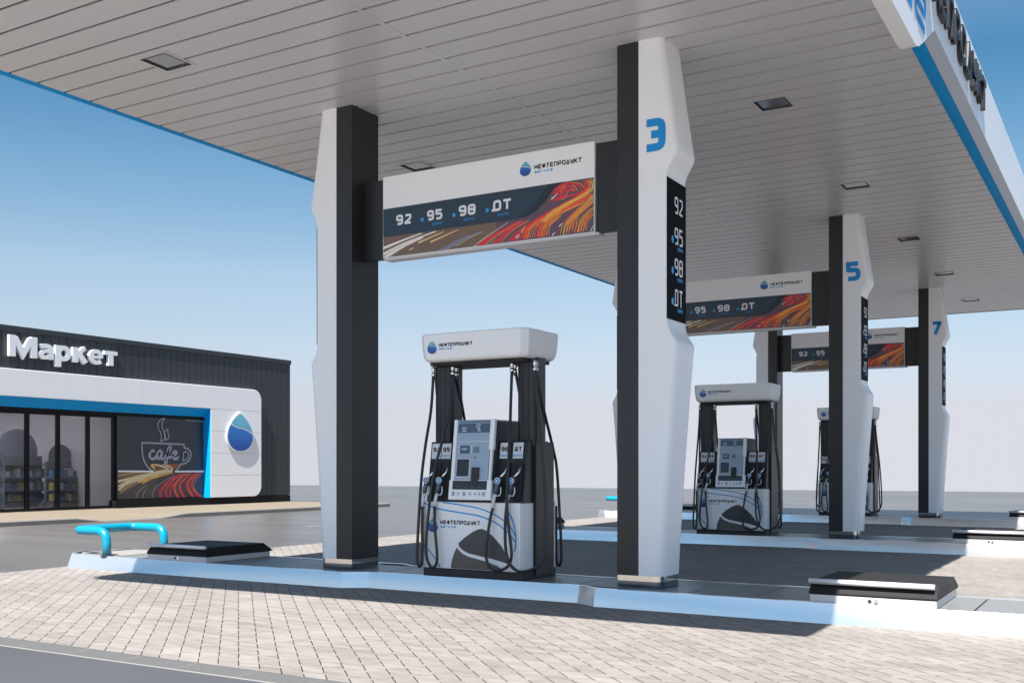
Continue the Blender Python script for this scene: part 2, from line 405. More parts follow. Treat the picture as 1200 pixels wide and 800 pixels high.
def drop_outline(n=48):
    """unit drop, width about .88, height 1, pointed top (starts at the tip, runs down the right side)"""
    raw = []
    for i in range(n):
        t = 2 * math.pi * i / n
        raw.append((math.sin(t) * abs(math.sin(t / 2)) ** .62, (1 + math.cos(t)) / 2))
    m_ = max(p[0] for p in raw)
    return [(p[0] / m_ * .44, p[1]) for p in raw]
def wave_y(x):
    t = min(1, max(0, (x + .40) / .82)); return .76 - .29 * t - .028 * math.sin(t * 2 * math.pi)
def drop_emblem(mb, frame, cx, cy, s, n=.002):
    """emblem centred on (cx, cy), height s"""
    out = drop_outline(64)
    tr = lambda p: (cx + p[0] * s, cy + (p[1] - .5) * s)
    right = [p for p in out[1:32]]; left = [p for p in out[33:]][::-1]
    def split(side, g): return [p for p in side if p[1] < wave_y(p[0]) + g]
    for g, k, low in ((-.022, 'droplow', True), (.022, 'drophigh', False)):
        if low:
            r_ = [p for p in right if p[1] < wave_y(p[0]) + g]; l_ = [p for p in left if p[1] < wave_y(p[0]) + g]
            xr, xl = r_[0][0], l_[0][0]
            cv = [(xl + (xr - xl) * q / 14, wave_y(xl + (xr - xl) * q / 14) + g) for q in range(15)]
            poly = r_ + [(0, 0)] + l_[::-1] + cv
        else:
            r_ = [p for p in right if p[1] > wave_y(p[0]) + g]; l_ = [p for p in left if p[1] > wave_y(p[0]) + g]
            xr, xl = r_[-1][0], l_[-1][0]
            cv = [(xr + (xl - xr) * q / 14, wave_y(xr + (xl - xr) * q / 14) + g) for q in range(15)]
            poly = [(0, 1)] + r_ + cv + l_[::-1]
        mb.face([tr(p) for p in poly], frame, n, k)
def logo_block(mb, frame, x, y, h, dark='printk', n=.002):
    """word line with the small word below; x,y = left end of the word's base line, h = letter height"""
    tot = write(mb, 'НЕФТЕПРОДУКТ', frame, x, y, h, h * .84, h * .225, h * .12, dark, n)
    write(mb, 'service', frame, x + h * .05, y - h * .86, h * .5, h * .56, h * .15, h * .14, 'dot', n, slant=.15)
    return tot

def rrect(x0, x1, y0, y1, r, n=5):
    out = []
    for cx, cy, a0 in ((x1 - r, y0 + r, -90), (x1 - r, y1 - r, 0), (x0 + r, y1 - r, 90), (x0 + r, y0 + r, 180)):
        for i in range(n + 1):
            a = R(a0 + 90 * i / n); out.append((cx + r * math.cos(a), cy + r * math.sin(a)))
    return out

# ------------------------------------------------------------------ layout numbers
ZI = .16                         # island top
CX = -5.47                       # long axis of the station
IY = (8.84, 16.29, 23.74)        # island centre lines
HS = 4.93                        # soffit height

# ------------------------------------------------------------------ ground
mb = MB()
mb.add([(-130, -70, 0), (70, -70, 0), (70, 62, 0), (-130, 48.2, 0)], [(0, 1, 2, 3)], 'asphalt')
struct(mb.build('ground', recalc=False))
mb = MB(); mb.add([(-11.2, 4.66, .004), (.35, 4.66, .004), (.35, 27.9, .004), (-11.2, 27.9, .004)], [(0, 1, 2, 3)], 'paver')
struct(mb.build('paved_forecourt', recalc=False))
for yy0, yy1, k, nm in ((4.455, 4.655, 'drain', 'drain_channel'), (4.425, 4.452, 'endpad', 'drain_edge')):
    mb = MB(); mb.add([(-11.2, yy0, .004), (.35, yy0, .004), (.35, yy1, .004), (-11.2, yy1, .004)], [(0, 1, 2, 3)], k)
    struct(mb.build(nm, recalc=False))
mb = MB()
for x, y0, y1 in ((-14.6, 16.4, 18.6), (-14.6, 20.6, 22.8), (-14.6, 24.8, 27), (-14.6, 29, 31.2)):
    mb.add([(x, y0, .004), (x + .14, y0, .004), (x + .14, y1, .004), (x, y1, .004)], [(0, 1, 2, 3)], 'paint')
for y in (31.5, 35.0):
    for x0 in (-16, -11.5, -7, -2.5):
        mb.add([(x0, y, .004), (x0 + 2.6, y, .004), (x0 + 2.6, y + .16, .004), (x0, y + .16, .004)], [(0, 1, 2, 3)], 'paint')
struct(mb.build('road_marking', recalc=False))

mb = MB(); mb.add([(-11.2, 1.6, .004), (6, 1.6, .004), (6, 4.422, .004), (-11.2, 4.422, .004)], [(0, 1, 2, 3)], 'asphalt_road'); struct(mb.build('road', recalc=False))
mb = MB(); mb.add([(-40, -45, .004), (30, -45, .004), (30, 1.595, .004), (-40, 1.595, .004)], [(0, 1, 2, 3)], 'bounce'); struct(mb.build('fill_bounce_sheet', recalc=False))  # unseen pale sheet, added to bounce fill light onto the front faces

# shop pavement with a dropped kerb
KX = -19.8; PZ = .10
ys = [-20, 15.0, 15.7, 17.3, 18.1, 26.2]; zs = [PZ, PZ, .015, .015, PZ, PZ]
mb = MB()
for i in range(5):
    y0, y1 = ys[i], ys[i + 1]; z0, z1 = zs[i], zs[i + 1]
    xa, xb, xc = -26, KX - 1.5, KX - .14
    mb.add([(xa, y0, PZ), (xb, y0, PZ), (xb, y1, PZ), (xa, y1, PZ)], [(0, 1, 2, 3)], 'tanpaver')
    mb.add([(xb, y0, PZ), (xc, y0, z0), (xc, y1, z1), (xb, y1, PZ)], [(0, 1, 2, 3)], 'tanpaver')
struct(mb.build('pavement', recalc=False))
mb = MB()
for i in range(5):
    y0, y1 = ys[i], ys[i + 1]; n = max(1, int((y1 - y0) / 1.0))
    for j in range(n):
        a, c = y0 + (y1 - y0) * j / n + .004, y0 + (y1 - y0) * (j + 1) / n - .004
        za = zs[i] + (zs[i + 1] - zs[i]) * j / n + .006; zc = zs[i] + (zs[i + 1] - zs[i]) * (j + 1) / n + .006
        x0, x1 = KX - .14, KX
        mb.add([(x0, a, -.05), (x1, a, -.05), (x1, c, -.05), (x0, c, -.05), (x0, a, za), (x1 - .02, a, za), (x1 - .02, c, zc), (x0, c, zc), (x1, a, za - .02), (x1, c, zc - .02)],
               [(4, 5, 6, 7), (5, 8, 9, 6), (8, 1, 2, 9), (0, 4, 7, 3), (0, 1, 8, 5, 4), (3, 7, 6, 9, 2)], 'kerbstone')
struct(mb.build('kerb'))

# ------------------------------------------------------------------ canopy
XL, XR = -9.2, -1.74             # soffit sides
YF, YB = 4.55, 27.75             # canopy front and back
LIGHTS = [(-7.695, y) for y in (6.79, 10.74, 14.4, 18.2, 21.85, 25.6)] + [(-3.225, y) for y in (6.79, 10.74, 14.4, 18.2, 21.85, 25.6)]
canopy = thing('canopy', 'long white forecourt canopy with slatted ceiling and blue edge strips over the pump islands', 'canopy', (CX, 16.15, 0))
def cl(x, y): return (x - CX, y - 16.15)
def subtract(rects, hole):
    out = []
    for x0, x1, y0, y1 in rects:
        hx0, hx1, hy0, hy1 = hole
        if hx0 >= x1 or hx1 <= x0 or hy0 >= y1 or hy1 <= y0: out.append((x0, x1, y0, y1)); continue
        if hx0 > x0: out.append((x0, hx0, y0, y1))
        if hx1 < x1: out.append((hx1, x1, y0, y1))
        a, b_ = max(x0, hx0), min(x1, hx1)
        if hy0 > y0: out.append((a, b_, y0, hy0))
        if hy1 < y1: out.append((a, b_, hy1, y1))
    return out
mb = MB()
y = .24 + .3 * 15 - .3
while y < YB:
    a, b_ = max(y + .017, YF + .02), min(y + .283, YB - .02)
    if b_ - a > .03:
        rects = [(XL, CX - .002, a, b_), (CX + .002, XR, a, b_)]
        for lx, ly in LIGHTS: rects = subtract(rects, (lx - .165, lx + .165, ly - .165, ly + .165))
        for x0, x1, y0, y1 in rects:
            p, q_ = cl(x0, y0), cl(x1, y1)
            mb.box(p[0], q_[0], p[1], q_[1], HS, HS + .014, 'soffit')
    y += .3
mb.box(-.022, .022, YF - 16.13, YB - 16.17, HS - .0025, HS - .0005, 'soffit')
mb.build('soffit', canopy)
mb = MB()
rects = [(XL, XR, YF + .02, YB - .02)]
for lx, ly in LIGHTS: rects = subtract(rects, (lx - .17, lx + .17, ly - .17, ly + .17))
for x0, x1, y0, y1 in rects:
    p, q_ = cl(x0, y0), cl(x1, y1)
    mb.add([(p[0], p[1], HS + .0155), (q_[0], p[1], HS + .0155), (q_[0], q_[1], HS + .0155), (p[0], q_[1], HS + .0155)], [(0, 1, 2, 3)], 'soffit_gap')
mb.build('soffit_backing', canopy, recalc=False)
mb = MB(); p, q_ = cl(XL + .02, YF + .2), cl(XR - .02, YB - .2)
mb.box(p[0], q_[0], p[1], q_[1], HS + .30, HS + .72, 'alu'); mb.build('roof_deck', canopy)
FO = 3.91                        # fascia outer face, half width from the axis
IN = XR - CX                     # soffit half width
y0, y1 = YF - 16.15, YB - 16.15
for s in (1, -1):
    mb = MB()      # blue strip and grey cove in section, swept along the side
    sec = [(IN + .001, HS + .03), (IN + .001, HS - .002), (IN + .05, HS - .002), (IN + .115, HS + .006), (IN + .115, HS + .05)]
    mb.loft([[(s * a, yy, z) for a, z in sec] for yy in (y0 + .1, y1 - .1)], 'blue', cap=True)
    mb.build('blue_strip', canopy)
    mb = MB()
    sec = [(IN + .117, HS + .012), (FO - .004, HS + .157), (FO - .02, HS + .157), (IN + .117, HS + .1)]
    mb.loft([[(s * a, yy, z) for a, z in sec] for yy in (y0 + .12, y1 - .12)], 'cove'); mb.build('cove', canopy)
    # side fascia: a white plate with hanging rounded legs at either end
    zt, zb, zl = 5.80, HS + .16, 4.63
    def leg(sy):       # outline from the leg's foot to the underside, at the camera end
        return [(sy(4.95), zl), (sy(9.02), zl), (sy(9.14), zl + .012), (sy(9.26), zl + .05), (sy(9.45), zl + .145), (sy(9.98), zb - .03), (sy(10.05), zb)]
    fr_ = leg(lambda v: v - 16.15)
    bk_ = [(-a, z) for a, z in fr_][::-1]
    poly = [(y0, zt), (y0, zl + .4)] + [(y0 + .4 - .4 * math.cos(R(t)), zl + .4 - .4 * math.sin(R(t))) for t in (15, 30, 45, 60, 75, 90)] + fr_[1:] + bk_[:-1] \
        + [(y1 - .4 + .4 * math.sin(R(t)), zl + .4 - .4 * math.cos(R(t))) for t in (0, 15, 30, 45, 60, 75)] + [(y1, zl + .4), (y1, zt)]
    if s < 0: poly = [(y0, zt), (y0, zb), (y1, zb), (y1, zt)]
    mb = MB(); mb.prism(poly, lambda a, b_, n: (s * (FO - n), a, b_), 0, .13, 'white')
    mb.build('fascia', canopy)
    if s == 1:
        fr = lambda a, b_, n: (FO + n, a - 16.15, b_)
        mb = MB(); h = .37
        write(mb, 'НЕФТЕПРОДУКТ', fr, 13.35, 5.27, h, h * .92, h * .19, h * .20, 'lettk', n=.004, thick=.045, anchor='r')
        mb.build('fascia_letter', canopy, bevel=.02)
        mb = MB(); write(mb, 'service', fr, 9.55, 4.86, .33, .50, .072, .09, 'nblue', n=.003, slant=.05, anchor='r'); mb.build('fascia_small_letter', canopy, recalc=False)
for yy, nm in ((y0, 1), (y1, -1)):
    mb = MB(); mb.box(-FO + .14, FO - .14, min(yy, yy + nm * .12), max(yy, yy + nm * .12), HS, 5.80, 'white'); mb.build('end_fascia', canopy)

# ------------------------------------------------------------------ lamps in the canopy ceiling
def ceiling_lamp(lx, ly, label):
    t = thing('ceiling_lamp', label, 'ceiling lamp', (lx, ly, HS), 'square lamps recessed in the canopy ceiling')
    fr = MB(); a, b_ = .158, .19
    for x0, x1, yy0, yy1 in ((-b_, b_, -b_, -a), (-b_, b_, a, b_), (-b_, -a, -a, a), (a, b_, -a, a)): fr.box(x0, x1, yy0, yy1, -.006, -.001, 'lampframe')
    fr.build('frame', t)
    rg = MB(); a, b_ = .148, .160
    for x0, x1, yy0, yy1 in ((-b_, b_, -b_, -a), (-b_, b_, a, b_), (-b_, -a, -a, a), (a, b_, -a, a)): rg.box(x0, x1, yy0, yy1, -.007, -.0035, 'recess')
    rg.build('gap_ring', t)  # solid black ring standing in for the shaded gap inside the frame
    hs = MB(); lo = [(-.162, -.162), (.162, -.162), (.162, .162), (-.162, .162)]; hi = [(x * .55, yy * .55) for x, yy in lo]
    hs.loft([[(x, yy, -.003) for x, yy in lo], [(x, yy, .03) for x, yy in lo], [(x, yy, .15) for x, yy in hi]], 'housing', cap=False)
    hs.build('housing', t, recalc=False)
    gp = MB(); gp.add([(x * .9, yy * .9, .006) for x, yy in lo], [(0, 1, 2, 3)], 'lampglass'); gp.build('glass', t, recalc=False)
    return t
lamp_lab = {(0, 0): 'square ceiling lamp nearest the front left, lone above the open left side',
            (0, 1): 'ceiling lamp half hidden behind the top edge of the nearest price sign',
            (1, 1): 'ceiling lamp right of the column numbered 3, nearest to the lettered canopy edge',
            (1, 2): 'ceiling lamp above the column numbered 5', (1, 3): 'ceiling lamp between columns 5 and 7, nearer to 5',
            (1, 4): 'ceiling lamp just above the column numbered 7', (1, 5): 'farthest ceiling lamp beside the top of column 7'}
proto = None
for i, (lx, ly) in enumerate(LIGHTS):
    key = (i // 6, i % 6)
    if key not in lamp_lab: continue
    if proto is None: proto = ceiling_lamp(lx, ly, lamp_lab[key])
    else:
        c = copy_tree(proto); c.location = (lx, ly, HS); c['label'] = lamp_lab[key]

# ------------------------------------------------------------------ islands
def island(y, label):
    t = thing('pump_island', label, 'pump island', (CX, y, 0), 'long raised pump islands in parallel rows')
    def full(half):     # quarter outline mirrored to the whole
        q1 = half
        q2 = [(-x, yy) for x, yy in half][::-1]
        q3 = [(-x, -yy) for x, yy in half]
        q4 = [(x, -yy) for x, yy in half][::-1]
        return q1 + q2 + q3 + q4
    top = [(-5.93, -.12), (-5.87, -.30), (-5.72, -.42), (-5.0, -.47), (-3.4, -.530), (-1.41, -.530), (-1.18, -.385)]
    foot = [(-5.975, -.135), (-5.91, -.34), (-5.58, -.58), (-4.9, -.545), (-3.4, -.566), (-1.406, -.566), (-1.176, -.421)]
    T, F = full(top), full(foot)
    rings = []
    for f, z in ((0, 0.002), (.17, .035), (.36, .07), (.55, .10), (.72, .124), (.87, .145), (1, ZI)):
        rings.append([(a[0] + (b_[0] - a[0]) * f, a[1] + (b_[1] - a[1]) * f, z) for a, b_ in zip(F, T)])
    inn = [(x * .994, yy * .90) for x, yy in T]
    rings.append([(x, yy, ZI) for x, yy in inn]); rings.append([(x, yy, ZI - .03) for x, yy in inn])
    mb = MB(); mb.loft(rings, 'steel', cap=False); o = mb.build('kerb_edge', t)
    for p in o.data.polygons: p.use_smooth = True
    es = o.modifiers.new('Split', 'EDGE_SPLIT'); es.split_angle = R(22)
    mb = MB(); x = -4.92
    xs = []
    while x < 4.9: xs.append((x + .007, min(x + .543, 4.92))); x += .55
    for x0, x1 in xs:
        yb = .335 if (x0 < 1.35 and x1 > -1.35) else .468
        mb.box(x0, x1, -yb, yb, ZI - .03, ZI - .004, 'deck')
    mb.build('deck', t, bevel=.003)
    mb = MB(); mb.box(-4.95, 4.95, -.34, .34, ZI - .05, ZI - .018, 'recess'); mb.build('deck_tray', t)
    for s in (-1, 1):
        mb = MB(); poly = [(s * 4.94, -.43), (s * 5.6, -.375), (s * 5.76, -.25), (s * 5.81, -.1), (s * 5.81, .1), (s * 5.76, .25), (s * 5.6, .375), (s * 4.94, .43)]
        mb.prism(poly, lambda a, b_, n: (a, b_, n), ZI - .05, ZI - .002, 'endpad'); mb.build('end_pad', t)
    return t
isl = island(IY[0], 'nearest pump island with metal kerb carrying column 3 and the large pump')
for y, l in ((IY[1], 'middle pump island with metal kerb carrying column 5'), (IY[2], 'farthest pump island with metal kerb carrying column 7')):
    c = copy_tree(isl); c.location = (CX, y, 0); c['label'] = l

# cyan hoops on the left ends
def hoop(y, label):
    t = thing('hoop_rail', label, 'bumper rail', (CX - 5.07, y, ZI - .002), 'cyan pipe hoops on the island ends')
    r = .053; zt = .29; yb = .43; L = .57
    pts = [(0, -yb, 0), (0, -yb, zt), (-L, -yb, zt), (-L, yb, zt), (0, yb, zt), (0, yb, 0)]
    P = [Vector(p) for p in pts]; out = [P[0]]
    for i in range(1, 5):
        a, b_, c = P[i - 1], P[i], P[i + 1]; rr = .15 if i in (1, 4) else .13
        p0 = b_ + (a - b_).normalized() * rr; p1 = b_ + (c - b_).normalized() * rr
        for s in range(9):
            u = s / 8; out.append(p0 * (1 - u) ** 2 + b_ * 2 * u * (1 - u) + p1 * u * u)
    out.append(P[5])
    mb = MB(); mb.tube(out, r, 'cyan', seg=16); mb.build('pipe', t)
    for s in (-1, 1):
        mb = MB(); mb.tube([(0, s * yb, 0), (0, s * yb, .008)], .075, 'dgrey', seg=20, smooth=False); mb.build('foot_plate', t)
    return t
hp = hoop(IY[0], 'bright cyan pipe hoop at the left end of the nearest island')
for y, l in ((IY[1], 'cyan pipe hoop at the left end of the middle island, behind the near pump'), (IY[2], 'small distant cyan pipe hoop at the left end of the farthest island')):
    c = copy_tree(hp); c.location = (CX - 5.07, y, ZI - .002); c['label'] = l

# low service boxes with black lids
def service_box(x, y, label):
    t = thing('service_box', label, 'floor box', (x, y, ZI - .002), 'low boxes with black lids on the islands')
    mb = MB(); mb.box(-.465, .465, -.50, .50, 0, .062, 'alu'); mb.build('base', t, bevel=.004)
    mb = MB(); r0 = [(-.475, -.505), (.475, -.505), (.475, .53), (-.475, .53)]; r1 = [(-.462, -.44), (.462, -.44), (.462, .40), (-.462, .40)]
    mb.loft([[(a, b_, .064) for a, b_ in r0], [(a, b_, .082) for a, b_ in r0], [(a, b_, .165) for a, b_ in r1]], 'lidblack'); mb.build('lid', t, bevel=.006)
    mb = MB(); mb.tube([(-.475, -.492, .163), (.452, -.492, .163)], .022, 'handle', seg=14)
    mb.build('handle', t)
    for xx in (-.36, .36):
        mb = MB(); mb.box(xx - .012, xx + .012, -.485, -.43, .150, .166, 'dark'); mb.build('handle_bracket', t)
    mb = MB(); mb.tube([(.035, -.500, .034), (.035, -.508, .034)], .016, 'chrome', seg=16, smooth=False); mb.add([(-.03, -.506, .034), (-.012, -.506, .05), (.006, -.506, .034), (-.012, -.506, .018)], [(0, 1, 2, 3)], 'darkm'); mb.build('lock', t)
    return t
sb = service_box(CX + 3.72, IY[0], 'low white box with black lid, sunlit, on the nearest island right of column 3')
for x, y, l in ((CX - 3.82, IY[0], 'low box with black lid on the nearest island beside the large cyan hoop'),
                (CX + 3.72, IY[1], 'sunlit low box with black lid at the right end of the middle island'),
                (CX - 3.82, IY[1], 'low box with black lid on the middle island seen just right of the large pump'),
                (CX + 3.72, IY[2], 'farthest sunlit low box with black lid on the right end of the farthest island'),
                (CX - 3.82, IY[2], 'low box with black lid on the farthest island, half hidden left of the second pump')):
    c = copy_tree(sb); c.location = (x, y, ZI - .002); c['label'] = l

# ------------------------------------------------------------------ columns
def column(x, y, num, label):
    """local x grows outwards from the post's inner face; origin at the inner face on the island"""
    t = thing('canopy_column', label, 'column', (x, y, ZI), 'angular white and black canopy columns')
    D = .222; PH = HS - ZI
    mb = MB(); mb.box(0, .205, -D, D, .10, PH + .02, 'dark'); mb.build('post', t, bevel=.006)
    prof = [(.10, .435, .09), (.35, .447, .09), (1.0, .487, .08), (1.7, .536, .065), (2.06, .563, .05), (2.115, .565, .04), (2.15, .548, .03), (2.20, .510, .022), (2.26, .482, .016), (2.325, .468, .010),
            (3.56, .468, .010), (3.60, .473, .015), (3.65, .492, .022), (3.71, .532, .032), (3.755, .560, .036), (3.79, .568, .04), (3.85, .562, .05), (4.2, .511, .065), (4.55, .463, .07), (PH + .02, .430, .07)]
    rings = []
    for z, u, r in prof:
        ring = [(.207, -D, z)]
        for i in range(7):
            a = R(-90 + 90 * i / 6); ring.append((u - r + r * math.cos(a), -D + r + r * math.sin(a), z))
        for i in range(7):
            a = R(90 * i / 6); ring.append((u - r + r * math.cos(a), D - r + r * math.sin(a), z))
        ring.append((.207, D, z)); rings.append(ring)
    mb = MB(); mb.loft(rings, 'white', smooth=True); o = mb.build('cladding', t)
    es = o.modifiers.new('Split', 'EDGE_SPLIT'); es.split_angle = R(38)
    def plan(u, e, r): return [(.004, -D + e)] + [(u - r + r * math.cos(R(-90 + 15 * q_)), -D + e + r + r * math.sin(R(-90 + 15 * q_))) for q_ in range(7)] + \
        [(u - r + r * math.cos(R(15 * q_)), D - e - r + r * math.sin(R(15 * q_))) for q_ in range(7)] + [(.004, D - e)]
    mb = MB(); mb.prism(plan(.425, .005, .08), lambda a, b_, n: (a, b_, n), .052, .10, 'brushed'); mb.build('skirt', t)
    mb = MB(); mb.prism(plan(.427, .003, .08), lambda a, b_, n: (a, b_, n), 0, .0518, 'plinth'); mb.build('plinth', t)  # lower half of the skirt, the mirrored dark deck put into its colour
    fr = lambda a, b_, n: (.4695 + n, a, b_)
    mb = MB(); mb.prism([(-D + .004, 2.333), (D - .004, 2.333), (D - .004, 3.555), (-D + .004, 3.555)], fr, 0, .006, 'panelblack'); pp = mb.build('price_panel', t, bevel=.002)
    h = .15
    for i, (tx, z) in enumerate((('92', 3.27), ('95', 3.0), ('98', 2.73), ('DT', 2.46))):
        mb = MB(); write(mb, tx, fr, .135, z, h, .084, .020, .022, 'lettw', n=.0075, anchor='r')
        if i:
            mb.face([(-.100 + .027 * math.cos(R(30 * k)), z + .035 + .034 * math.sin(R(30 * k))) for k in range(12)], fr, .0075, 'dot')
            write(mb, 'ЕВРО', fr, .135, z - .05, .032, .026, .007, .006, 'dot', n=.0075, anchor='r')
        mb.build('price_figure', pp, recalc=False)
    if num:
        f2 = lambda a, b_, n: (a, -D - n, b_)
        mb = MB(); write(mb, num, f2, .250, 3.785, .285, .212, .068, 0, 'nblue', n=.004, slant=.0); mb.build('number', t, recalc=False)
    return t
names = {0: ('3', 'nearest'), 1: ('5', 'middle'), 2: ('7', 'farthest')}
for i, y in enumerate(IY):
    n, w = names[i]
    r = column(-3.975, y - .053, n, f'white and black column marked with a blue {n}')
    l = copy_tree(r, skip=('number',)); l.location = (-6.962, y - .053, ZI); l.rotation_euler = (0, 0, math.pi)
    l['label'] = {0: 'large white and black column without a number left of the large pump', 1: 'unnumbered white and black column right behind the second pump',
                  2: 'farthest unnumbered column, almost hidden behind the second pump and its column'}[i]

# ------------------------------------------------------------------ overhead price signs
ART = dict(
 white=[[(-1.200, -.296), (-.995, -.25), (-.733, -.198)], [(-1.20, -.358), (-.912, -.271), (-.557, -.198)], [(-1.178, -.39), (-.967, -.31), (-.719, -.242)]],
 yellow=[[(-.76, -.287), (-.451, -.21)], [(-.611, -.296), (-.28, -.21)]],
 blueg=[[(-.477, -.392), (-.319, -.334), (-.137, -.278)], [(-.371, -.372), (-.189, -.305), (-.009, -.26)]],
 line=[[(-.094, -.393), (.041, -.319), (.291, -.205)], [(1.169, -.388), (1.182, -.363), (1.2, -.336)]],
 crimson=[[(-.022, -.388), (.142, -.309), (.414, -.21)], [(.154, -.386), (.291, -.294), (.499, -.212)], [(.328, -.386), (.438, -.3), (.654, -.205)], [(.45, -.379), (.499, -.285), (.678, -.192), (.819, -.136)],
          [(.824, -.003), (.866, .043), (.959, .051), (1.016, -.007)], [(.854, -.031), (.913, .017), (.982, .007)], [(.808, -.063), (.913, -.035), (1.051, -.032), (1.141, .017)], [(.80, .0), (.84, .06), (.93, .082), (1.03, .06), (1.08, .02)]],
 red=[[(.474, -.383), (.523, -.288), (.678, -.202), (.889, -.114), (1.085, -.037), (1.141, .033), (1.107, .082)], [(.619, -.383), (.654, -.282), (.773, -.193), (1.005, -.118), (1.169, -.048)], [(.678, -.379), (.714, -.289), (.843, -.211)],
      [(.959, -.344), (.993, -.24), (1.107, -.166), (1.195, -.116)], [(1.062, -.38), (1.107, -.294), (1.195, -.224)]],
 orange=[[(.499, -.38), (.554, -.281), (.725, -.193), (.936, -.11), (1.119, -.041), (1.164, .018), (1.141, .078)], [(.654, -.38), (.69, -.286), (.819, -.198), (1.051, -.124), (1.187, -.06)], [(.924, -.365), (.947, -.285), (1.039, -.204), (1.195, -.092)]],
 gold=[[(.678, -.244), (.843, -.139), (1.051, -.063), (1.169, -.007), (1.188, .041), (1.153, .088)], [(.889, -.388), (.913, -.302), (1.016, -.201), (1.195, -.072)], [(1.039, -.385), (1.069, -.289), (1.141, -.217), (1.196, -.177)], [(.714, -.196), (.796, -.14)], [(.438, -.31), (.486, -.263)]],
 dash=[[(.377, -.36), (.418, -.335)], [(.768, -.382), (.808, -.356)], [(.843, -.308), (.88, -.282)], [(.761, -.046), (.824, -.003)], [(-.87, -.349), (-.815, -.33)]])
AW = dict(white=.020, yellow=.013, blueg=.010, line=.009, crimson=.017, red=.018, orange=.011, gold=.010, dash=.010)
NAVY = [(-1.2, -.187), (-.319, -.186), (.291, -.185), (.486, -.179), (.607, -.131), (.702, -.049), (.796, .053), (.90, .1), (-.06, .1), (-1.2, .1)]
NAVY2 = [(-1.2, -.187), (-.319, -.186), (.192, -.184), (.389, -.174), (.511, -.125), (.595, -.046), (.678, .048), (.735, .1), (-.06, .1), (-1.2, .1)]
def price_sign(y, label):
    t = thing('price_sign', label, 'price sign', (-5.484, y - .053, 3.752), 'overhead price signs between the column pairs')
    mb = MB(); mb.box(-1.208, 1.208, -.055, .055, -.402, .432, 'white'); mb.build('sign_box', t, bevel=.004)
    mb = MB(); mb.box(-1.19, 1.25, -.05, .075, -.424, -.404, 'alu'); mb.build('bottom_rail', t)
    for s in (-1, 1):
        mb = MB(); x0, x1 = (-1.477, -1.21) if s < 0 else (1.21, 1.508)
        mb.box(x0, x1, -.028, .03, -.405, .415, 'dark'); mb.build('bracket', t, bevel=.006)
    f = lambda a, b_, n: (a, -.055 - n, b_)
    mb = MB(); e = .001
    mb.face([(-1.2, -.395), (.15, -.395), (.15, .1), (-1.2, .1)], f, e, 'p_road'); mb.face([(.15, -.395), (1.2, -.395), (1.2, .1), (.15, .1)], f, e, 'p_road2')
    n = .0013
    for k in ('blueg', 'white', 'yellow', 'line', 'crimson', 'red', 'orange', 'gold', 'dash'):
        for p in ART[k]:
            pts = [(v.x, v.y) for v in spline([(a, b_, 0) for a, b_ in p], 6)] if len(p) > 2 else p
            N = len(pts); w = AW[k]
            ws = [w * (1.35 - .8 * (i / (N - 1))) for i in range(N)]
            if k in ('crimson', 'red', 'white', 'orange', 'gold', 'blueg') and N > 2:      # fine side trails
                for dx, kk in ((-.058, 'crimson'), (.052, 'gold')):
                    if k in ('white', 'blueg'): kk = {'gold': 'yellow', 'orange': 'white'}.get(kk, 'blueg')
                    q_ = [(min(1.196, max(-1.196, a + dx * (1.1 - .7 * i / N))), b_) for i, (a, b_) in enumerate(pts)]
                    mb.ribbon(q_, .0042, f, n, 'p_' + kk); n += .00001
                for dx in (-.036, .030):
                    q_ = [(min(1.195, max(-1.195, a + dx * (1 - .5 * i / N))), b_) for i, (a, b_) in enumerate(pts)]
                    mb.ribbon(q_, [v * .38 for v in ws], f, n, 'p_orange' if (k == 'red' and dx > 0) else 'p_' + k); n += .00003
            mb.ribbon(pts, ws, f, n, 'p_' + k); n += .00003
    mb.face(NAVY, f, .004, 'navy2'); mb.face(NAVY2, f, .0043, 'navy')
    mb.build('road_picture', t, recalc=False)
    h = .105
    for tx, x, w in (('92', -1.036, .088), ('95', -.652, .085), ('98', -.272, .09), ('DT', .115, .10)):
        mb = MB(); write(mb, tx, f, x, -.083, h, w, .0245, .016, 'lettw', n=.0048)
        if tx != '92':
            mb.face([(x - .058 + .021 * math.cos(R(30 * k)), -.061 + .021 * math.sin(R(30 * k))) for k in range(12)], f, .0048, 'dot')
            write(mb, 'ЕВРО', f, x + .06, -.133, .024, .027, .006, .006, 'evro', n=.0048)
        mb.build('price_figure', t, recalc=False)
    mb = MB(); drop_emblem(mb, f, .481, .279, .138, n=.002); mb.build('emblem', t, recalc=False)
    mb = MB(); logo_block(mb, f, .577, .258, .044); mb.build('lettering', t, recalc=False)
    return t
ps = price_sign(IY[0], 'nearest large overhead price sign left of column 3')
for y, l in ((IY[1], 'overhead price sign between columns 3 and 5, its left part cut off by column 3'), (IY[2], 'farthest overhead price sign, crossed by column 5')):
    c = copy_tree(ps); c.location = (-5.484, y - .053, 3.752); c['label'] = l

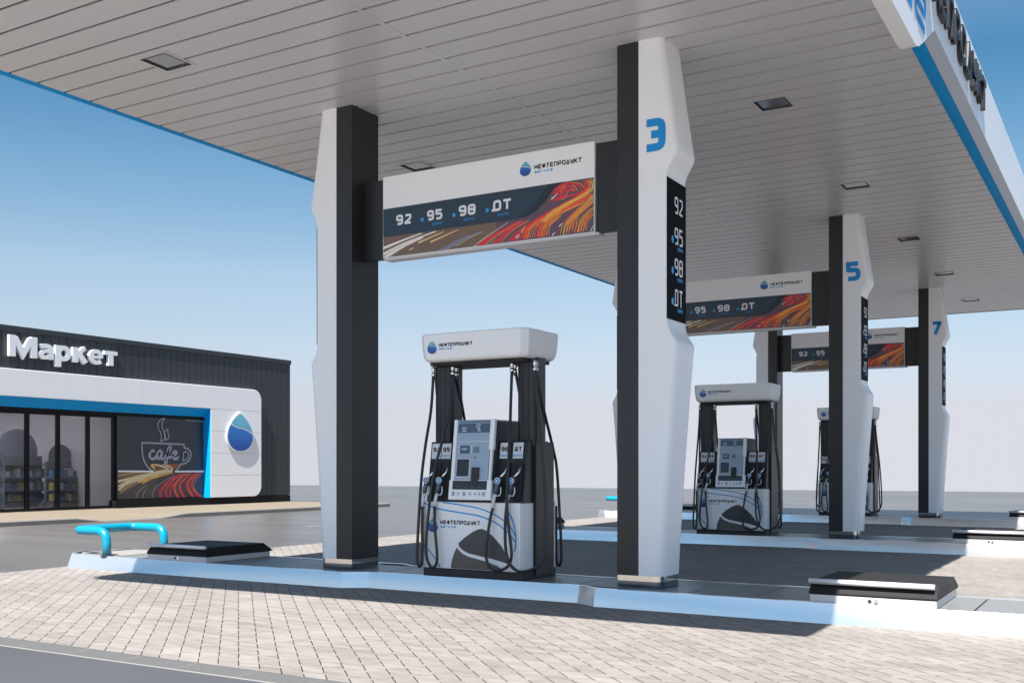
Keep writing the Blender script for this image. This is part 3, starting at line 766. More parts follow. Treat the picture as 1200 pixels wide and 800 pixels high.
# ------------------------------------------------------------------ fuel pumps
HOSE = {
 1: [(-.575, -.13, 1.99), (-.585, -.16, 1.615), (-.572, -.27, 1.276), (-.572, -.34, .942), (-.578, -.38, .526), (-.588, -.39, .235), (-.583, -.39, .128), (-.561, -.39, .085), (-.536, -.39, .123), (-.533, -.38, .278), (-.536, -.38, .486), (-.538, -.372, .67)],
 2: [(-.32, -.17, 1.99), (-.312, -.24, 1.606), (-.338, -.32, 1.314), (-.384, -.37, 1.066), (-.42, -.395, .819), (-.453, -.405, .53), (-.473, -.405, .282), (-.458, -.405, .159), (-.413, -.405, .091), (-.368, -.405, .097), (-.343, -.405, .164), (-.353, -.4, .287), (-.373, -.4, .491), (-.392, -.375, .67)],
 3: [(.355, -.17, 1.99), (.372, -.22, 1.669), (.408, -.3, 1.345), (.437, -.38, 1.026), (.441, -.41, .711), (.46, -.42, .555), (.492, -.42, .32), (.497, -.42, .242), (.476, -.42, .162), (.419, -.42, .112), (.327, -.42, .096), (.257, -.42, .128), (.22, -.42, .214), (.222, -.42, .31), (.248, -.395, .548), (.266, -.372, .67)],
 4: [(.605, -.17, 1.99), (.645, -.18, 1.583), (.690, -.18, 1.185), (.725, -.19, .789), (.750, -.22, .396), (.750, -.26, .241), (.713, -.3, .148), (.657, -.36, .107), (.588, -.43, .097), (.522, -.445, .135), (.477, -.445, .195), (.445, -.44, .319), (.424, -.41, .514), (.412, -.372, .67)]}
NOZ = [-.500, -.350, .312, .460]
def fuel_pump(y, label):
    t = thing('fuel_pump', label, 'fuel pump', (-5.47, y, ZI - .002), 'tall fuel pumps on the islands')
    mb = MB(); mb.box(-.56, .56, -.325, .325, 0, .072, 'darkm'); mb.build('plinth', t, bevel=.004)
    mb = MB(); prof = [(-.305, .07), (-.305, .70), (-.285, .74), (-.205, 1.30), (.205, 1.30), (.285, .74), (.305, .70), (.305, .07)]
    mb.prism(prof, lambda a, b_, n: (n, a, b_), -.548, .548, 'dark'); mb.build('cabinet', t, bevel=.01)
    for s in (1, -1):
        mb = MB(); mb.box(-.552, .552, *((-.315, -.10) if s > 0 else (.255, .315)), .074, .716, 'white'); mb.build('side_panel', t, bevel=.01)
        mb = MB(); mb.box(-.547, .547, *sorted((s * -.345, s * -.3165)), .076, .718, 'white'); mb.build('front_panel', t, bevel=.008)
    for s in (-1, 1):
        mb = MB(); poly = rrect(s * .475 - .105, s * .475 + .105, -.118, .118, .05)
        mb.prism(poly, lambda a, b_, n: (a, b_, n), 1.25, 2.09, 'dark')
        mb.box(*sorted((s * .50, s * .578)), -.098, .252, .03, 1.29, 'dark'); mb.build('pillar', t)
        for q_ in (-.03, .03):
            mb = MB(); mb.box(s * .475 + q_ - .004, s * .475 + q_ + .004, -.1195, .1195, 1.31, 2.06, 'recess'); mb.build('groove', t)
    # head
    def hr(hx, hy, c, z): return [(-hx + c, -hy, z), (hx - c, -hy, z), (hx, -hy + c, z), (hx, hy - c, z), (hx - c, hy, z), (-hx + c, hy, z), (-hx, hy - c, z), (-hx, -hy + c, z)]
    mb = MB(); mb.loft([hr(.555, .285, .05, 2.075), hr(.580, .316, .06, 2.092), hr(.596, .332, .062, 2.135), hr(.606, .342, .064, 2.22), hr(.612, .347, .065, 2.345)], 'white'); mb.build('head', t, bevel=.014, seg=3, angle=15)
    mb = MB(); mb.box(-.53, .53, -.25, .25, 2.045, 2.078, 'recess'); mb.build('head_underside', t)
    f = lambda a, b_, n: (a, -.3475 + (2.345 - b_) * .042 - n, b_)
    mb = MB(); drop_emblem(mb, f, -.445, 2.212, .122, n=.003); mb.build('emblem', t, recalc=False)
    mb = MB(); logo_block(mb, f, -.365, 2.213, .034, n=.003); mb.build('lettering', t, recalc=False)
    # print on the front panel
    f = lambda a, b_, n: (a, -.345 - n, b_)
    mb = MB()
    up = [(-.135, .325), (-.06, .385), (.03, .44), (.09, .465), (.131, .470), (.175, .455), (.25, .405), (.34, .32), (.42, .21), (.455, .13), (.40, .155), (.25, .19), (.08, .215), (-.02, .232), (-.09, .262), (-.13, .295)]
    mb.face(up, f, .0012, 'hump')
    lo = [(-.225, .082), (-.215, .15), (-.19, .22), (-.155, .285), (-.135, .262), (-.09, .228), (-.02, .200), (.08, .182), (.20, .158), (.29, .13), (.34, .105), (.37, .082)]
    mb.face(lo, f, .0012, 'hump2')
    for pts, w in (([(-.54, .708), (-.44, .665), (-.30, .640), (-.10, .615), (.10, .590), (.28, .53), (.42, .44), (.49, .36)], .013), ([(-.32, .712), (-.15, .695), (.08, .665), (.26, .61), (.42, .52), (.49, .42)], .012),
                   ([(.395, .66), (.46, .57), (.495, .45), (.50, .35), (.487, .27)], .014), ([(-.54, .30), (-.47, .235), (-.40, .16), (-.345, .085)], .012)):
        mb.ribbon([(v.x, v.y) for v in spline([(a, b_, 0) for a, b_ in pts], 6)], w, f, .0016 + .0001 * len(pts), 'dot')
    mb.build('panel_print', t, recalc=False)
    mb = MB(); drop_emblem(mb, f, -.432, .490, .135, n=.0026); mb.build('panel_emblem', t, recalc=False)
    mb = MB(); logo_block(mb, f, -.345, .502, .040, n=.0015); mb.build('panel_lettering', t, recalc=False)
    # console
    mb = MB(); prof = [(-.335, .735), (-.35, .76), (-.262, 1.49), (.262, 1.49), (.35, .76), (.335, .735)]
    mb.prism(prof, lambda a, b_, n: (n, a, b_), -.185, .23, 'dgrey'); mb.build('console', t, bevel=.008)
    mb = MB(); mb.box(-.188, .233, -.26, .26, 1.488, 1.502, 'alu'); mb.build('console_top', t, bevel=.003)
    A0 = Vector((0, -.352, .738)); UP = Vector((0, .094, .764)); UPn = UP.normalized(); NR = Vector((0, -UPn.z, UPn.y))
    def cf(a, b_, n):       # a, b run 0..1 over the console's face
        p = A0 + UP * b_ + NR * n; return (-.222 + .475 * a, p.y, p.z)
    def rect(mb, a0, a1, b0, b1, n, k, th=0):
        poly = [(a0, b0), (a1, b0), (a1, b1), (a0, b1)]
        if th: mb.prism(poly, cf, n, n + th, k)
        else: mb.face(poly, cf, n, k)
    mb = MB()
    rect(mb, 0, 1, 0, .245, .0, 'white', .045); rect(mb, .02, .10, .245, 1.0, .0, 'white', .04); rect(mb, .88, .985, .62, 1.0, 0, 'white', .04); rect(mb, .90, .955, .245, .62, 0, 'white', .03)
    mb.build('console_frame', t, bevel=.004)
    mb = MB(); rect(mb, .10, .885, .245, .995, .0, 'slate2', .028); mb.build('console_face', t)
    mb = MB(); rect(mb, .115, .87, .835, .95, .029, 'slate3'); rect(mb, .115, .87, .955, .99, .029, 'slate')
    ff = lambda a, b_, n: cf(.5 + a / .475, b_ / .77, n)
    for tx, a, b_ in (('210', .018, .708), ('110', .018, .682), ('30', .034, .656)): write(mb, tx, ff, a, b_, .020, .016, .004, .004, 'lettw', n=.0296)
    for b_ in (.89, .855): rect(mb, .21, .31, b_, b_ + .012, .0296, 'lettw')
    mb.build('display', t, recalc=False)
    mb = MB(); rect(mb, .115, .87, .722, .728, .0292, 'lettw'); rect(mb, .185, .42, .575, .675, .029, 'slate3'); rect(mb, .50, .65, .585, .66, .029, 'slate'); rect(mb, .54, .575, .515, .535, .029, 'navy')
    for q_ in (.15, .445):
        for z in (.58, .605, .63, .655): rect(mb, q_, q_ + .022, z, z + .013, .029, 'lettw')
    write(mb, 'Марке'[:1] + 'а' + 'Р', ff, -.13, .478, .018, .018, .004, .004, 'lettw', n=.0296)
    mb.build('keypad', t, recalc=False)
    mb = MB(); rect(mb, .125, .455, .275, .515, .028, 'alu', .004); rect(mb, .14, .43, .29, .505, .0325, 'glassdark'); mb.build('screen', t, recalc=False)
    mb = MB(); rect(mb, .52, .68, .19, .40, .03, 'darkm', .02); mb.build('card_slot', t)
    mb = MB(); rect(mb, .085, .90, .125, .235, .046, 'glassdark')
    for q_ in (.2, .36, .52, .68): rect(mb, q_, q_ + .07, .15, .17, .0465, 'dgrey')
    for i, q_ in enumerate((.08, .20, .34, .48, .60, .70, .80)): rect(mb, q_, q_ + .075, .045, .10, .046, 'slate2' if i in (0, 2, 6) else 'label')
    for q_ in (.225, .505, .625, .725): rect(mb, q_, q_ + .022, .06, .085, .0464, 'slate')
    mb.build('button_row', t, recalc=False)
    # grade labels and nozzle bays on the sloping face
    B0 = Vector((0, -.287, .74)); BU = Vector((0, .08, .56)).normalized(); BN = Vector((0, -BU.z, BU.y))
    def bf(a, b_, n):
        p = B0 + BU * b_ + BN * n; return (a, p.y, p.z)
    for i, (tx, a) in enumerate((('92', -.465), ('95', -.348), ('98', .318), ('дТ', .462))):
        mb = MB(); mb.prism([(a - .054, .395), (a + .054, .395), (a + .054, .545), (a - .054, .545)], bf, .011, .016, 'label')
        write(mb, tx, bf, a, .462, .044, .036, .0105, .007, 'printk', n=.0168, anchor='c')
        if i: write(mb, 'ЕВРО', bf, a, .412, .020, .020, .005, .005, 'dot', n=.0168, anchor='c')
        mb.build('grade_label', t, recalc=False)
    for x in (-.455, -.335, .330, .470):
        mb = MB(); mb.prism([(x - .056, .01), (x + .056, .01), (x + .056, .36), (x - .056, .36)], bf, .010, .014, 'recess'); mb.build('nozzle_bay', t)
    for i, x in enumerate(NOZ):
        mb = MB(); y_ = -.345; xe = HOSE[i + 1][-1][0]; xm = x + (xe - x) * .5
        mb.tube([(x + .012, y_ + .01, .945), (x, y_, .925), (x - .010, y_ - .012, .87), (xm, y_ - .02, .80)], [.018, .026, .023, .020], 'slate3', seg=12); nz = mb.build('nozzle', t)
        mb = MB(); mb.tube([(x + .014, y_ + .012, .955), (x + .045, y_ + .04, 1.00), (x + .058, y_ + .055, 1.05)], [.013, .011, .009], 'chrome', seg=10); mb.build('spout', nz)
        g = lambda a, b_, n: (x + a, y_ - .030 - n, .925 + b_)
        mb = MB(); circ = lambda r: [(r * math.cos(R(18 * k)), r * math.sin(R(18 * k))) for k in range(20)]
        mb.prism(circ(.030), g, -.02, 0, 'label'); mb.face(circ(.024), g, .001, 'droplow' if i == 0 else 'dot'); mb.face(circ(.010), g, .002, 'label'); mb.build('badge', nz, recalc=False)
        mb = MB(); mb.tube([(x + .030, y_ - .01, .865), (x + .034, y_ - .012, .82), (x + .020, y_ - .012, .785), (xm + .012, y_ - .014, .785)], .006, 'lettw', seg=8); mb.build('lever', nz)
        mb = MB(); mb.tube([(xm, y_ - .02, .80), (xe * .7 + xm * .3, y_ - .026, .74), (xe, -.372, .67)], [.017, .016, .015], 'label', seg=12); mb.build('sleeve', nz)
    for k in (1, 2, 3, 4):
        pts = spline(HOSE[k], 6)
        for rot in (0, 1):
            pp = pts if not rot else [Vector((-p.x, -p.y - .22 * max(0, (p.z - 1.1) / .88), p.z)) for p in pts]
            mb = MB(); mb.tube(pp, .0142, 'rubber', seg=10); ho = mb.build('hose', t)
            p = pp[0]; mb = MB(); mb.tube([(p.x, p.y, 1.925), (p.x, p.y, 1.955), (p.x, p.y, 1.957), (p.x, p.y, 1.985), (p.x, p.y, 1.987), (p.x, p.y, 2.005), (p.x, p.y, 2.007), (p.x, p.y, 2.05)], [.0155, .0155, .021, .021, .015, .015, .0195, .0195], 'chrome', seg=10); mb.build('coupling', ho)
    return t
fp = fuel_pump(IY[0], 'large white and black fuel pump in front, between the two nearest columns')
for y, l in ((IY[1], 'second fuel pump, right of column 3 on the middle island'), (IY[2], 'farthest fuel pump, half hidden behind column 5')):
    c = copy_tree(fp); c.location = (-5.47, y, ZI - .002); c['label'] = l

# ------------------------------------------------------------------ the shop
K = 1.057
SX = -23.57                       # front of the white portal
def sy(v): return v * K
def sz(v): return 1.21 + (v - 1.2) * K
shop = thing('market_building', 'low black metal clad shop with white portal and glass front', 'shop', (SX, 20, PZ))
def bx(mb, x0, x1, y0, y1, z0, z1, k): mb.box(x0, x1, y0 - 20, y1 - 20, z0 - PZ, z1 - PZ, k)
WX = -.13                         # wall face behind the portal front
YA, YZ = 2.0, sy(24.61)           # shop ends
ZT = sz(4.466); zc = sz(4.335)
DX = -.30                         # glass line
oy0, oy1 = sy(5.5), sy(21.26)     # opening in the portal
oz0, oz1 = sz(.35), sz(2.83)
# vertical standing seam cladding, one mesh
mb = MB()
yy = YA
pw = .215 * K
while yy < YZ - .01:
    a, b_ = yy + .006, min(yy + pw - .006, YZ)
    z0 = sz(3.3) if yy < sy(22.6) else PZ + .22
    bx(mb, WX - .05, WX, a, b_, z0, zc, 'store'); yy += pw
bx(mb, WX - .06, WX - .014, YA, YZ - .004, sz(2.9), zc - .003, 'storedark'); bx(mb, WX - .06, WX - .014, sy(21.3), YZ - .004, PZ + .22, sz(2.9), 'storedark')
mb.build('wall_cladding', shop)
mb = MB(); bx(mb, -9, WX - .062, YZ - .2, YZ - .002, PZ, zc, 'store'); bx(mb, -9, WX - .062, YA, YA + .2, PZ, zc, 'store'); bx(mb, -9.2, -9, YA, YZ, PZ, zc, 'store'); mb.build('wall', shop)
mb = MB(); bx(mb, -9.2, WX + .03, YA - .03, YZ + .03, zc + .002, ZT, 'storedark' if False else 'store'); mb.build('roof_edge', shop, bevel=.01)
mb = MB(); bx(mb, DX - .1, WX + .02, sy(18.16), YZ - .01, PZ, sz(.345), 'storedark'); mb.build('base', shop)
# white portal
def pf(a, b_, n): return (n, a - 20, b_ - PZ)
r = .30 * K; pz0, pz1 = sz(.349), sz(3.462); py1 = sy(23.25)
out = [(YA + .3, pz1), (YA + .3, pz0), (YA + 1.5, pz0), (YA + 1.5, oz1), (oy1, oz1), (oy1, pz0)]
out += [(py1 - r + r * math.sin(R(15 * i)), pz0 + r - r * math.cos(R(15 * i))) for i in range(7)]
out += [(py1 - r + r * math.cos(R(15 * i)), pz1 - r + r * math.sin(R(15 * i))) for i in range(7)]
mb = MB(); mb.prism(out, pf, WX + .002, 0, 'portal_white')
mb.build('portal', shop, bevel=.012)
mb = MB()
for v in (14.6 - 4.55, 16.63 - 4.5 + 2.25, 16.63, 18.9, 21.26):
    bx(mb, .0, .0015, sy(v) - .006, sy(v) + .006, oz1 + .01, pz1 - .02, 'alu')
for z in (2.84, 2.22, 1.60, .98):
    bx(mb, .0, .0015, oy1 + .01, py1 - .012, sz(z) - .006, sz(z) + .006, 'alu')
mb.build('panel_joint', shop)
# blue reveal of the opening
mb = MB()
def quad(pts, k): mb.add([(x, y - 20, z - PZ) for x, y, z in pts], [(0, 1, 2, 3)], k)
iz = sz(2.60); a0 = YA + 1.5
quad([(-.004, a0, oz1 + .0), (-.004, oy1, oz1), (DX + .06, oy1 - .0, iz), (DX + .06, a0, iz)], 'rblue')
quad([(-.004, oy1 - .001, oz1), (-.004, oy1 - .001, pz0), (DX, oy1 - .03, pz0), (DX, oy1 - .03, iz)], 'rblue')
mb.build('blue_reveal', shop, recalc=False)
mb = MB(); bx(mb, DX - .05, DX + .058, a0, oy1, sz(2.51) + .003, iz + .4, 'storedark'); mb.build('door_header', shop)
# glazing
yd = [a0, sy(11.3), sy(13.5), sy(15.76), sy(16.59), sy(17.44), sy(18.22)]
zt_ = sz(2.51)
def leaf(nm, y0, y1, fw):
    m_ = MB()
    bx(m_, DX - .03, DX + .03, y0 + .003, y0 + fw, PZ + .02, zt_, 'storedark'); bx(m_, DX - .03, DX + .03, y1 - fw, y1 - .003, PZ + .02, zt_, 'storedark')
    bx(m_, DX - .03, DX + .03, y0 + fw, y1 - fw, zt_ - fw, zt_, 'storedark'); bx(m_, DX - .03, DX + .03, y0 + fw, y1 - fw, PZ + .02, PZ + .02 + fw, 'storedark')
    o = m_.build(nm, shop, bevel=.004)
    g = MB(); g.add([(DX, y0 + fw - 20, .02 + fw), (DX, y1 - fw - 20, .02 + fw), (DX, y1 - fw - 20, zt_ - fw - PZ), (DX, y0 + fw - 20, zt_ - fw - PZ)], [(0, 1, 2, 3)], 'glass'); g.build('pane', o, recalc=False)
for i in range(6):
    leaf('door' if i in (3, 4) else 'window', yd[i], yd[i + 1], .06)
# interior shell
mb = MB()
def q4(p, k): mb.add([(x, y - 20, z - PZ) for x, y, z in p], [(0, 1, 2, 3)], k)
ya, yb, xb, zc_ = YA + .4, sy(18.3), -7.0, sz(3.0)
q4([(DX - .06, ya, PZ + .012), (DX - .06, yb, PZ + .012), (xb, yb, PZ + .012), (xb, ya, PZ + .012)], 'intfloor')
q4([(xb, ya, PZ), (xb, yb, PZ), (xb, yb, zc_), (xb, ya, zc_)], 'intwall'); q4([(DX - .06, yb, PZ), (xb, yb, PZ), (xb, yb, zc_), (DX - .06, yb, zc_)], 'intwall')
q4([(DX - .06, ya, PZ), (xb, ya, PZ), (xb, ya, zc_), (DX - .06, ya, zc_)], 'intwall'); q4([(DX - .06, ya, zc_), (DX - .06, yb, zc_), (xb, yb, zc_), (xb, ya, zc_)], 'intwall')
mb.build('shop_room', shop, recalc=False)
for lx, ly in ((-2.2, 9), (-2.2, 13.2), (-2.2, 16.7), (-5.2, 9), (-5.2, 13.2), (-5.2, 16.7)):
    mb = MB(); bx(mb, lx - .45, lx + .45, ly - .12, ly + .12, zc_ - .05, zc_ - .01, 'lamp'); mb.build('shop_ceiling_light', shop)

# wall letters
HEAVY = {   # heavy grotesque letters, cap height 1: (strokes: points, width, smooth, closed), advance
 'М': ([([(.135, 0), (.135, 1)], .27, 0, 0), ([(1.065, 0), (1.065, 1)], .27, 0, 0), ([(.24, .90), (.60, .16), (.96, .90)], .25, 0, 0)], 1.26),
 'а': ([([(.09, .585), (.28, .645), (.46, .62), (.555, .50), (.56, .34), (.56, 0)], .215, 1, 0), ([(.56, .42), (.36, .405), (.17, .33), (.125, .21), (.20, .10), (.36, .10), (.54, .19)], .19, 1, 0)], .76),
 'р': ([([(.125, -.30), (.125, .745)], .25, 0, 0), ([(.17, .50), (.28, .63), (.44, .64), (.575, .53), (.595, .37), (.565, .21), (.44, .105), (.28, .115), (.17, .22)], .215, 1, 0)], .79),
 'к': ([([(.125, 0), (.125, .745)], .25, 0, 0), ([(.60, .74), (.50, .70), (.26, .36)], .20, 0, 0), ([(.30, .42), (.62, 0)], .25, 0, 0)], .76),
 'е': ([([(.14, .36), (.60, .36)], .15, 0, 0), ([(.605, .33), (.58, .52), (.46, .635), (.34, .65), (.20, .58), (.125, .44), (.125, .30), (.20, .16), (.35, .095), (.48, .10), (.60, .16)], .20, 1, 0)], .76),
 'т': ([([(0, .645), (.66, .645)], .20, 0, 0), ([(.33, .63), (.33, 0)], .25, 0, 0)], .68)}
adv = sum(HEAVY[c][1] for c in 'Маркет') - .02
W = sy(18.0) - sy(15.0); Hh = sz(4.24) - sz(3.75); kx = W / (adv * Hh)
ml = thing('wall_letters', 'x', 'wall sign', (SX + WX + .012, sy(15.0) + .15, sz(3.755)))
pen = 0
for ch in 'Маркет':
    mb = MB(); nn = 0
    for pts, w_, sm, clo in HEAVY[ch][0]:
        pp = [(v.x, v.y) for v in spline([(a, b_, 0) for a, b_ in pts], 5)] if sm else pts
        o0 = pen
        mb.ribbon(pp, w_, lambda a, b_, n: (n, (a + o0) * Hh * kx, b_ * Hh), 0, 'lettw', thick=.088 + nn * .0007); nn += 1
    mb.build('letter', ml); pen += HEAVY[ch][1]
tag(ml, 'row of large white raised letters on the dark shop wall above the portal', 'wall sign')

# drop emblem on the portal
em = thing('drop_emblem', 'blue water drop emblem mounted on the white portal of the shop', 'emblem', (SX, sy(22.35), sz(2.2)))
DW = 1.13; f = lambda a, b_, n: (.012 + n, a * 1.04, b_)
mb = MB(); o_ = drop_outline(48); poly = [(x * DW * 1.10, (y - .5) * DW * 1.09) for x, y in o_]
mb.prism(poly, f, 0, .035, 'lettw'); mb.build('backing', em, bevel=.01)
mb = MB(); drop_emblem(mb, f, 0, 0, DW, n=.04)
mb.build('drop', em, recalc=False)
for a, b_ in ((-.2, 0), (.2, 0), (0, -.3)):
    mb = MB(); mb.box(.0, .0118, a - .02, a + .02, b_ - .02, b_ + .02, 'alu'); mb.build('standoff', em)

# cafe picture board
CART = dict(
 cream=[[(-1.468, .458), (-.916, .563), (-.358, .66), (-.072, .716), (.19, .738), (.044, .819), (-.187, .876), (-.387, .898)], [(-1.46, .326), (-1.053, .486), (-.5, .593), (-.014, .681), (.308, .738), (.219, .83), (-.014, .887)], [(-1.46, .239), (-1.134, .41), (-.584, .537)]],
 tan=[[(-1.468, .6), (-.916, .652), (-.415, .683)], [(-1.402, .172), (-1.053, .342), (-.695, .471)]],
 gold=[[(-.695, .404), (-.415, .513), (-.014, .612), (.337, .68)], [(-.834, .428), (-.5, .525), (-.187, .591)], [(-.415, .875), (-.301, .796), (-.273, .728)]],
 rust=[[(-.014, .887), (.278, .888), (.575, .888)], [(.219, .818), (.396, .83), (.516, .877)]],
 greyl=[[(-.902, .01), (-.834, .16), (-.667, .291), (-.5, .356)], [(-.681, .004), (-.64, .156), (-.528, .266)], [(-.358, -.004), (-.358, .128), (-.244, .284), (.044, .463), (.396, .61)], [(1.249, .057), (1.078, .262), (1.124, .427), (1.311, .592), (1.422, .663)]],
 pcrim=[[(-.072, -.004), (-.115, .145), (-.014, .303), (.219, .473), (.486, .598)], [(.131, -.009), (.058, .142), (.102, .279), (.337, .483), (.606, .643)], [(.234, -.012), (.219, .138), (.249, .276), (.426, .436)]],
 pred=[[(.516, -.007), (.396, .181), (.396, .343), (.545, .504), (.757, .666)], [(.726, -.001), (.575, .201), (.575, .364), (.726, .502), (.94, .665)], [(1.063, -.009), (.848, .219), (.817, .384), (.97, .547), (1.187, .664)], [(1.249, -.002), (1.032, .216), (.986, .358), (1.063, .499), (1.28, .663)], [(1.359, -.005), (1.187, .094), (1.078, .191)]],
 porange=[[(.456, .064), (.382, .251), (.441, .389), (.636, .55), (.909, .665)], [(1.001, .051), (.909, .265), (.894, .383), (1.078, .593)]])
CW = dict(cream=.055, tan=.07, gold=.03, rust=.035, greyl=.02, pcrim=.045, pred=.046, porange=.018)
CUP = dict(
 cup=([(-.344, .717), (-.471, .785), (-.612, .942), (-.695, 1.144), (-.717, 1.45)], 1), rim=([(-.74, 1.469), (0, 1.46), (.711, 1.45), (.72, 1.357)], 0), cupr=([(.426, .733), (.531, .818), (.59, .9), (.726, .924), (.894, 1.018), (.955, 1.16), (.94, 1.254), (.833, 1.335), (.72, 1.357)], 1),
 han=([(.696, 1.239), (.817, 1.252), (.884, 1.159), (.833, 1.053), (.672, .998), (.696, 1.239)], 0),
 st1=([(-.115, 1.515), (-.072, 1.607), (-.101, 1.743), (-.181, 1.878), (-.181, 1.992), (-.087, 2.098), (.073, 2.15)], 1), st1b=([(.073, 2.15), (-.014, 2.066), (-.058, 1.95), (.0, 1.792), (.044, 1.656), (.0, 1.552), (-.115, 1.515)], 1),
 st2=([(.058, 1.541), (.073, 1.633), (.044, 1.747), (.087, 1.829), (.16, 1.854)], 1), st2b=([(.16, 1.854), (.146, 1.773), (.184, 1.682), (.175, 1.613), (.058, 1.541)], 1),
 lineL=([(-1.475, .721), (-.33, .712)], 0), lineR=([(.396, .707), (1.46, .71)], 0))
SCRIPT = dict(
 c=[(-.316, 1.216), (-.33, 1.256), (-.401, 1.249), (-.457, 1.18), (-.457, 1.09), (-.387, 1.045), (-.287, 1.068), (-.216, 1.149)],
 a=[(-.058, 1.219), (-.115, 1.259), (-.187, 1.229), (-.222, 1.137), (-.193, 1.053), (-.115, 1.081), (-.058, 1.219)], a2=[(-.043, 1.253), (-.066, 1.127), (-.037, 1.047), (.044, 1.082), (.102, 1.175)],
 f=[(.058, 1.082), (.146, 1.175), (.234, 1.326), (.243, 1.384), (.204, 1.388), (.16, 1.29), (.125, 1.083), (.108, .945), (.073, .899), (.044, .945), (.079, 1.025)], f2=[(.137, 1.118), (.213, 1.084), (.293, 1.13)],
 e=[(.293, 1.13), (.411, 1.178), (.45, 1.236), (.402, 1.266), (.337, 1.223), (.308, 1.131), (.352, 1.057), (.456, 1.062), (.531, 1.121)])
cb = thing('cafe_poster', 'dark picture board with an outlined coffee cup, the word cafe and night traffic', 'poster', (SX + DX, sy(19.82) - .02, sz(.372)))
f = lambda a, b_, n: (.03 + n, a * K, b_ * K)
mb = MB(); mb.box(-.02, .03, -1.49 * K, 1.445 * K, -.0, 2.17 * K, 'poster'); mb.build('board', cb)
mb = MB()
mb.face([(-1.47, .005), (-.2, .005), (-.2, .70), (-1.47, .70)], f, .0012, 'p_proad'); mb.face([(-.2, .005), (1.44, .005), (1.44, .70), (-.2, .70)], f, .0012, 'p_proad2')
mb.face([(-.36, .725), (.42, .725), (.53, .82), (.575, .9), (-.42, .9), (-.47, .80)], f, .0012, 'p_roadtan')
n = .002
for k in ('tan', 'greyl', 'pcrim', 'pred', 'porange', 'rust', 'cream', 'gold'):
    for p in CART[k]:
        pts = [(v.x, max(.008, v.y)) for v in spline([(a, b_, 0) for a, b_ in p], 6)]
        N = len(pts); w = CW[k]; mb.ribbon(pts, [w * (1.25 - .7 * i / (N - 1)) for i in range(N)], f, n, 'p_' + k); n += .0002
        if k in ('pred', 'pcrim', 'cream', 'tan', 'gold'):
            for dx, kk in ((-.06, 0), (.05, 1)):
                kk = ('tan', 'gold')[kk] if k in ('cream', 'tan', 'gold') else ('pcrim', 'porange')[kk]
                q_ = [(min(1.43, max(-1.465, a + (dx if k[0] == 'p' else 0))), min(.9, max(.008, b_ + (0 if k[0] == 'p' else dx * .6)))) for a, b_ in pts]
                mb.ribbon(q_, .011, f, n, 'p_' + kk); n += .00005
mb.build('road_picture', cb, recalc=False)
mb = MB(); n = .014
for k, (p, sm) in CUP.items():
    pts = [(v.x, v.y) for v in spline([(a, b_, 0) for a, b_ in p], 6)] if sm else p
    mb.ribbon(pts, .045 if k in ('lineL', 'lineR', 'rim', 'cup', 'cupr') else .03, f, n, 'posterline' if k[0] != 'l' else 'lettw'); n += .0003
mb.build('cup_drawing', cb, recalc=False)
mb = MB()
for k, p in SCRIPT.items():
    pts = [(v.x, v.y) for v in spline([(a, b_, 0) for a, b_ in p], 8)]; N = len(pts)
    mb.ribbon(pts, [.058 + .028 * math.sin(i / (N - 1) * math.pi * 3) ** 2 for i in range(N)], f, n, 'posterline'); n += .0004
mb.build('cafe_word', cb, recalc=False)
mb = MB(); write(mb, 'НЕФТЕПРОДУКТ', f, .80, 2.09, .045, .05, .010, .006, 'posterline', n=.003); mb.build('board_lettering', cb, recalc=False)
mb = MB(); bx(mb, DX - .06, DX - .022, sy(18.24), oy1, PZ, iz, 'storedark'); mb.build('board_wall', shop)

# things inside the shop
def shelf(x, y, ln, h, head, label):
    t = thing('store_shelf', label, 'shelf', (SX + x, y, PZ + .012), 'shelves seen through the shop glass')
    mb = MB(); mb.box(-.04, .04, -ln / 2, ln / 2, .0, h, 'shelf'); mb.box(-.32, .32, -ln / 2, ln / 2, 0, .14, 'shelf'); mb.build('back_panel', t)
    for z in (.45, .80, 1.15):
        if z > h - .15: break
        mb = MB(); mb.box(.042, .32, -ln / 2, ln / 2, z, z + .03, 'shelf2'); mb.build('shelf_board', t)
    for z in (.17, .48, .83):
        mb = MB(); a = -ln / 2 + .05
        while a < ln / 2 - .12:
            w = random.uniform(.07, .15); hh = random.uniform(.14, .24); mb.box(.08, .26, a, a + w * .9, z + .002, z + hh, random.choice(('goods', 'goods2', 'shelf2', 'stand'))); a += w
        mb.build('goods_row', t)
    if head:
        mb = MB(); poly = [(-head, 0)] + [(-head * math.cos(R(15 * i)), .12 + head * math.sin(R(15 * i))) for i in range(13)] + [(head, 0)]
        mb.prism(poly, lambda a, b_, n: (n, a, h + b_), -.02, .02, 'shelf2'); mb.build('header', t)
    return t
shelf(-3.3, 16.5, 1.9, 1.72, 0, 'square topped grey shelf behind the left window of the shop')
shelf(-2.8, 18.1, 1.5, 1.40, .62, 'shelf with a tall round header behind the shop door')
shelf(-2.2, 19.0, .9, 1.25, .36, 'shelf with a small round header behind the right door leaf')
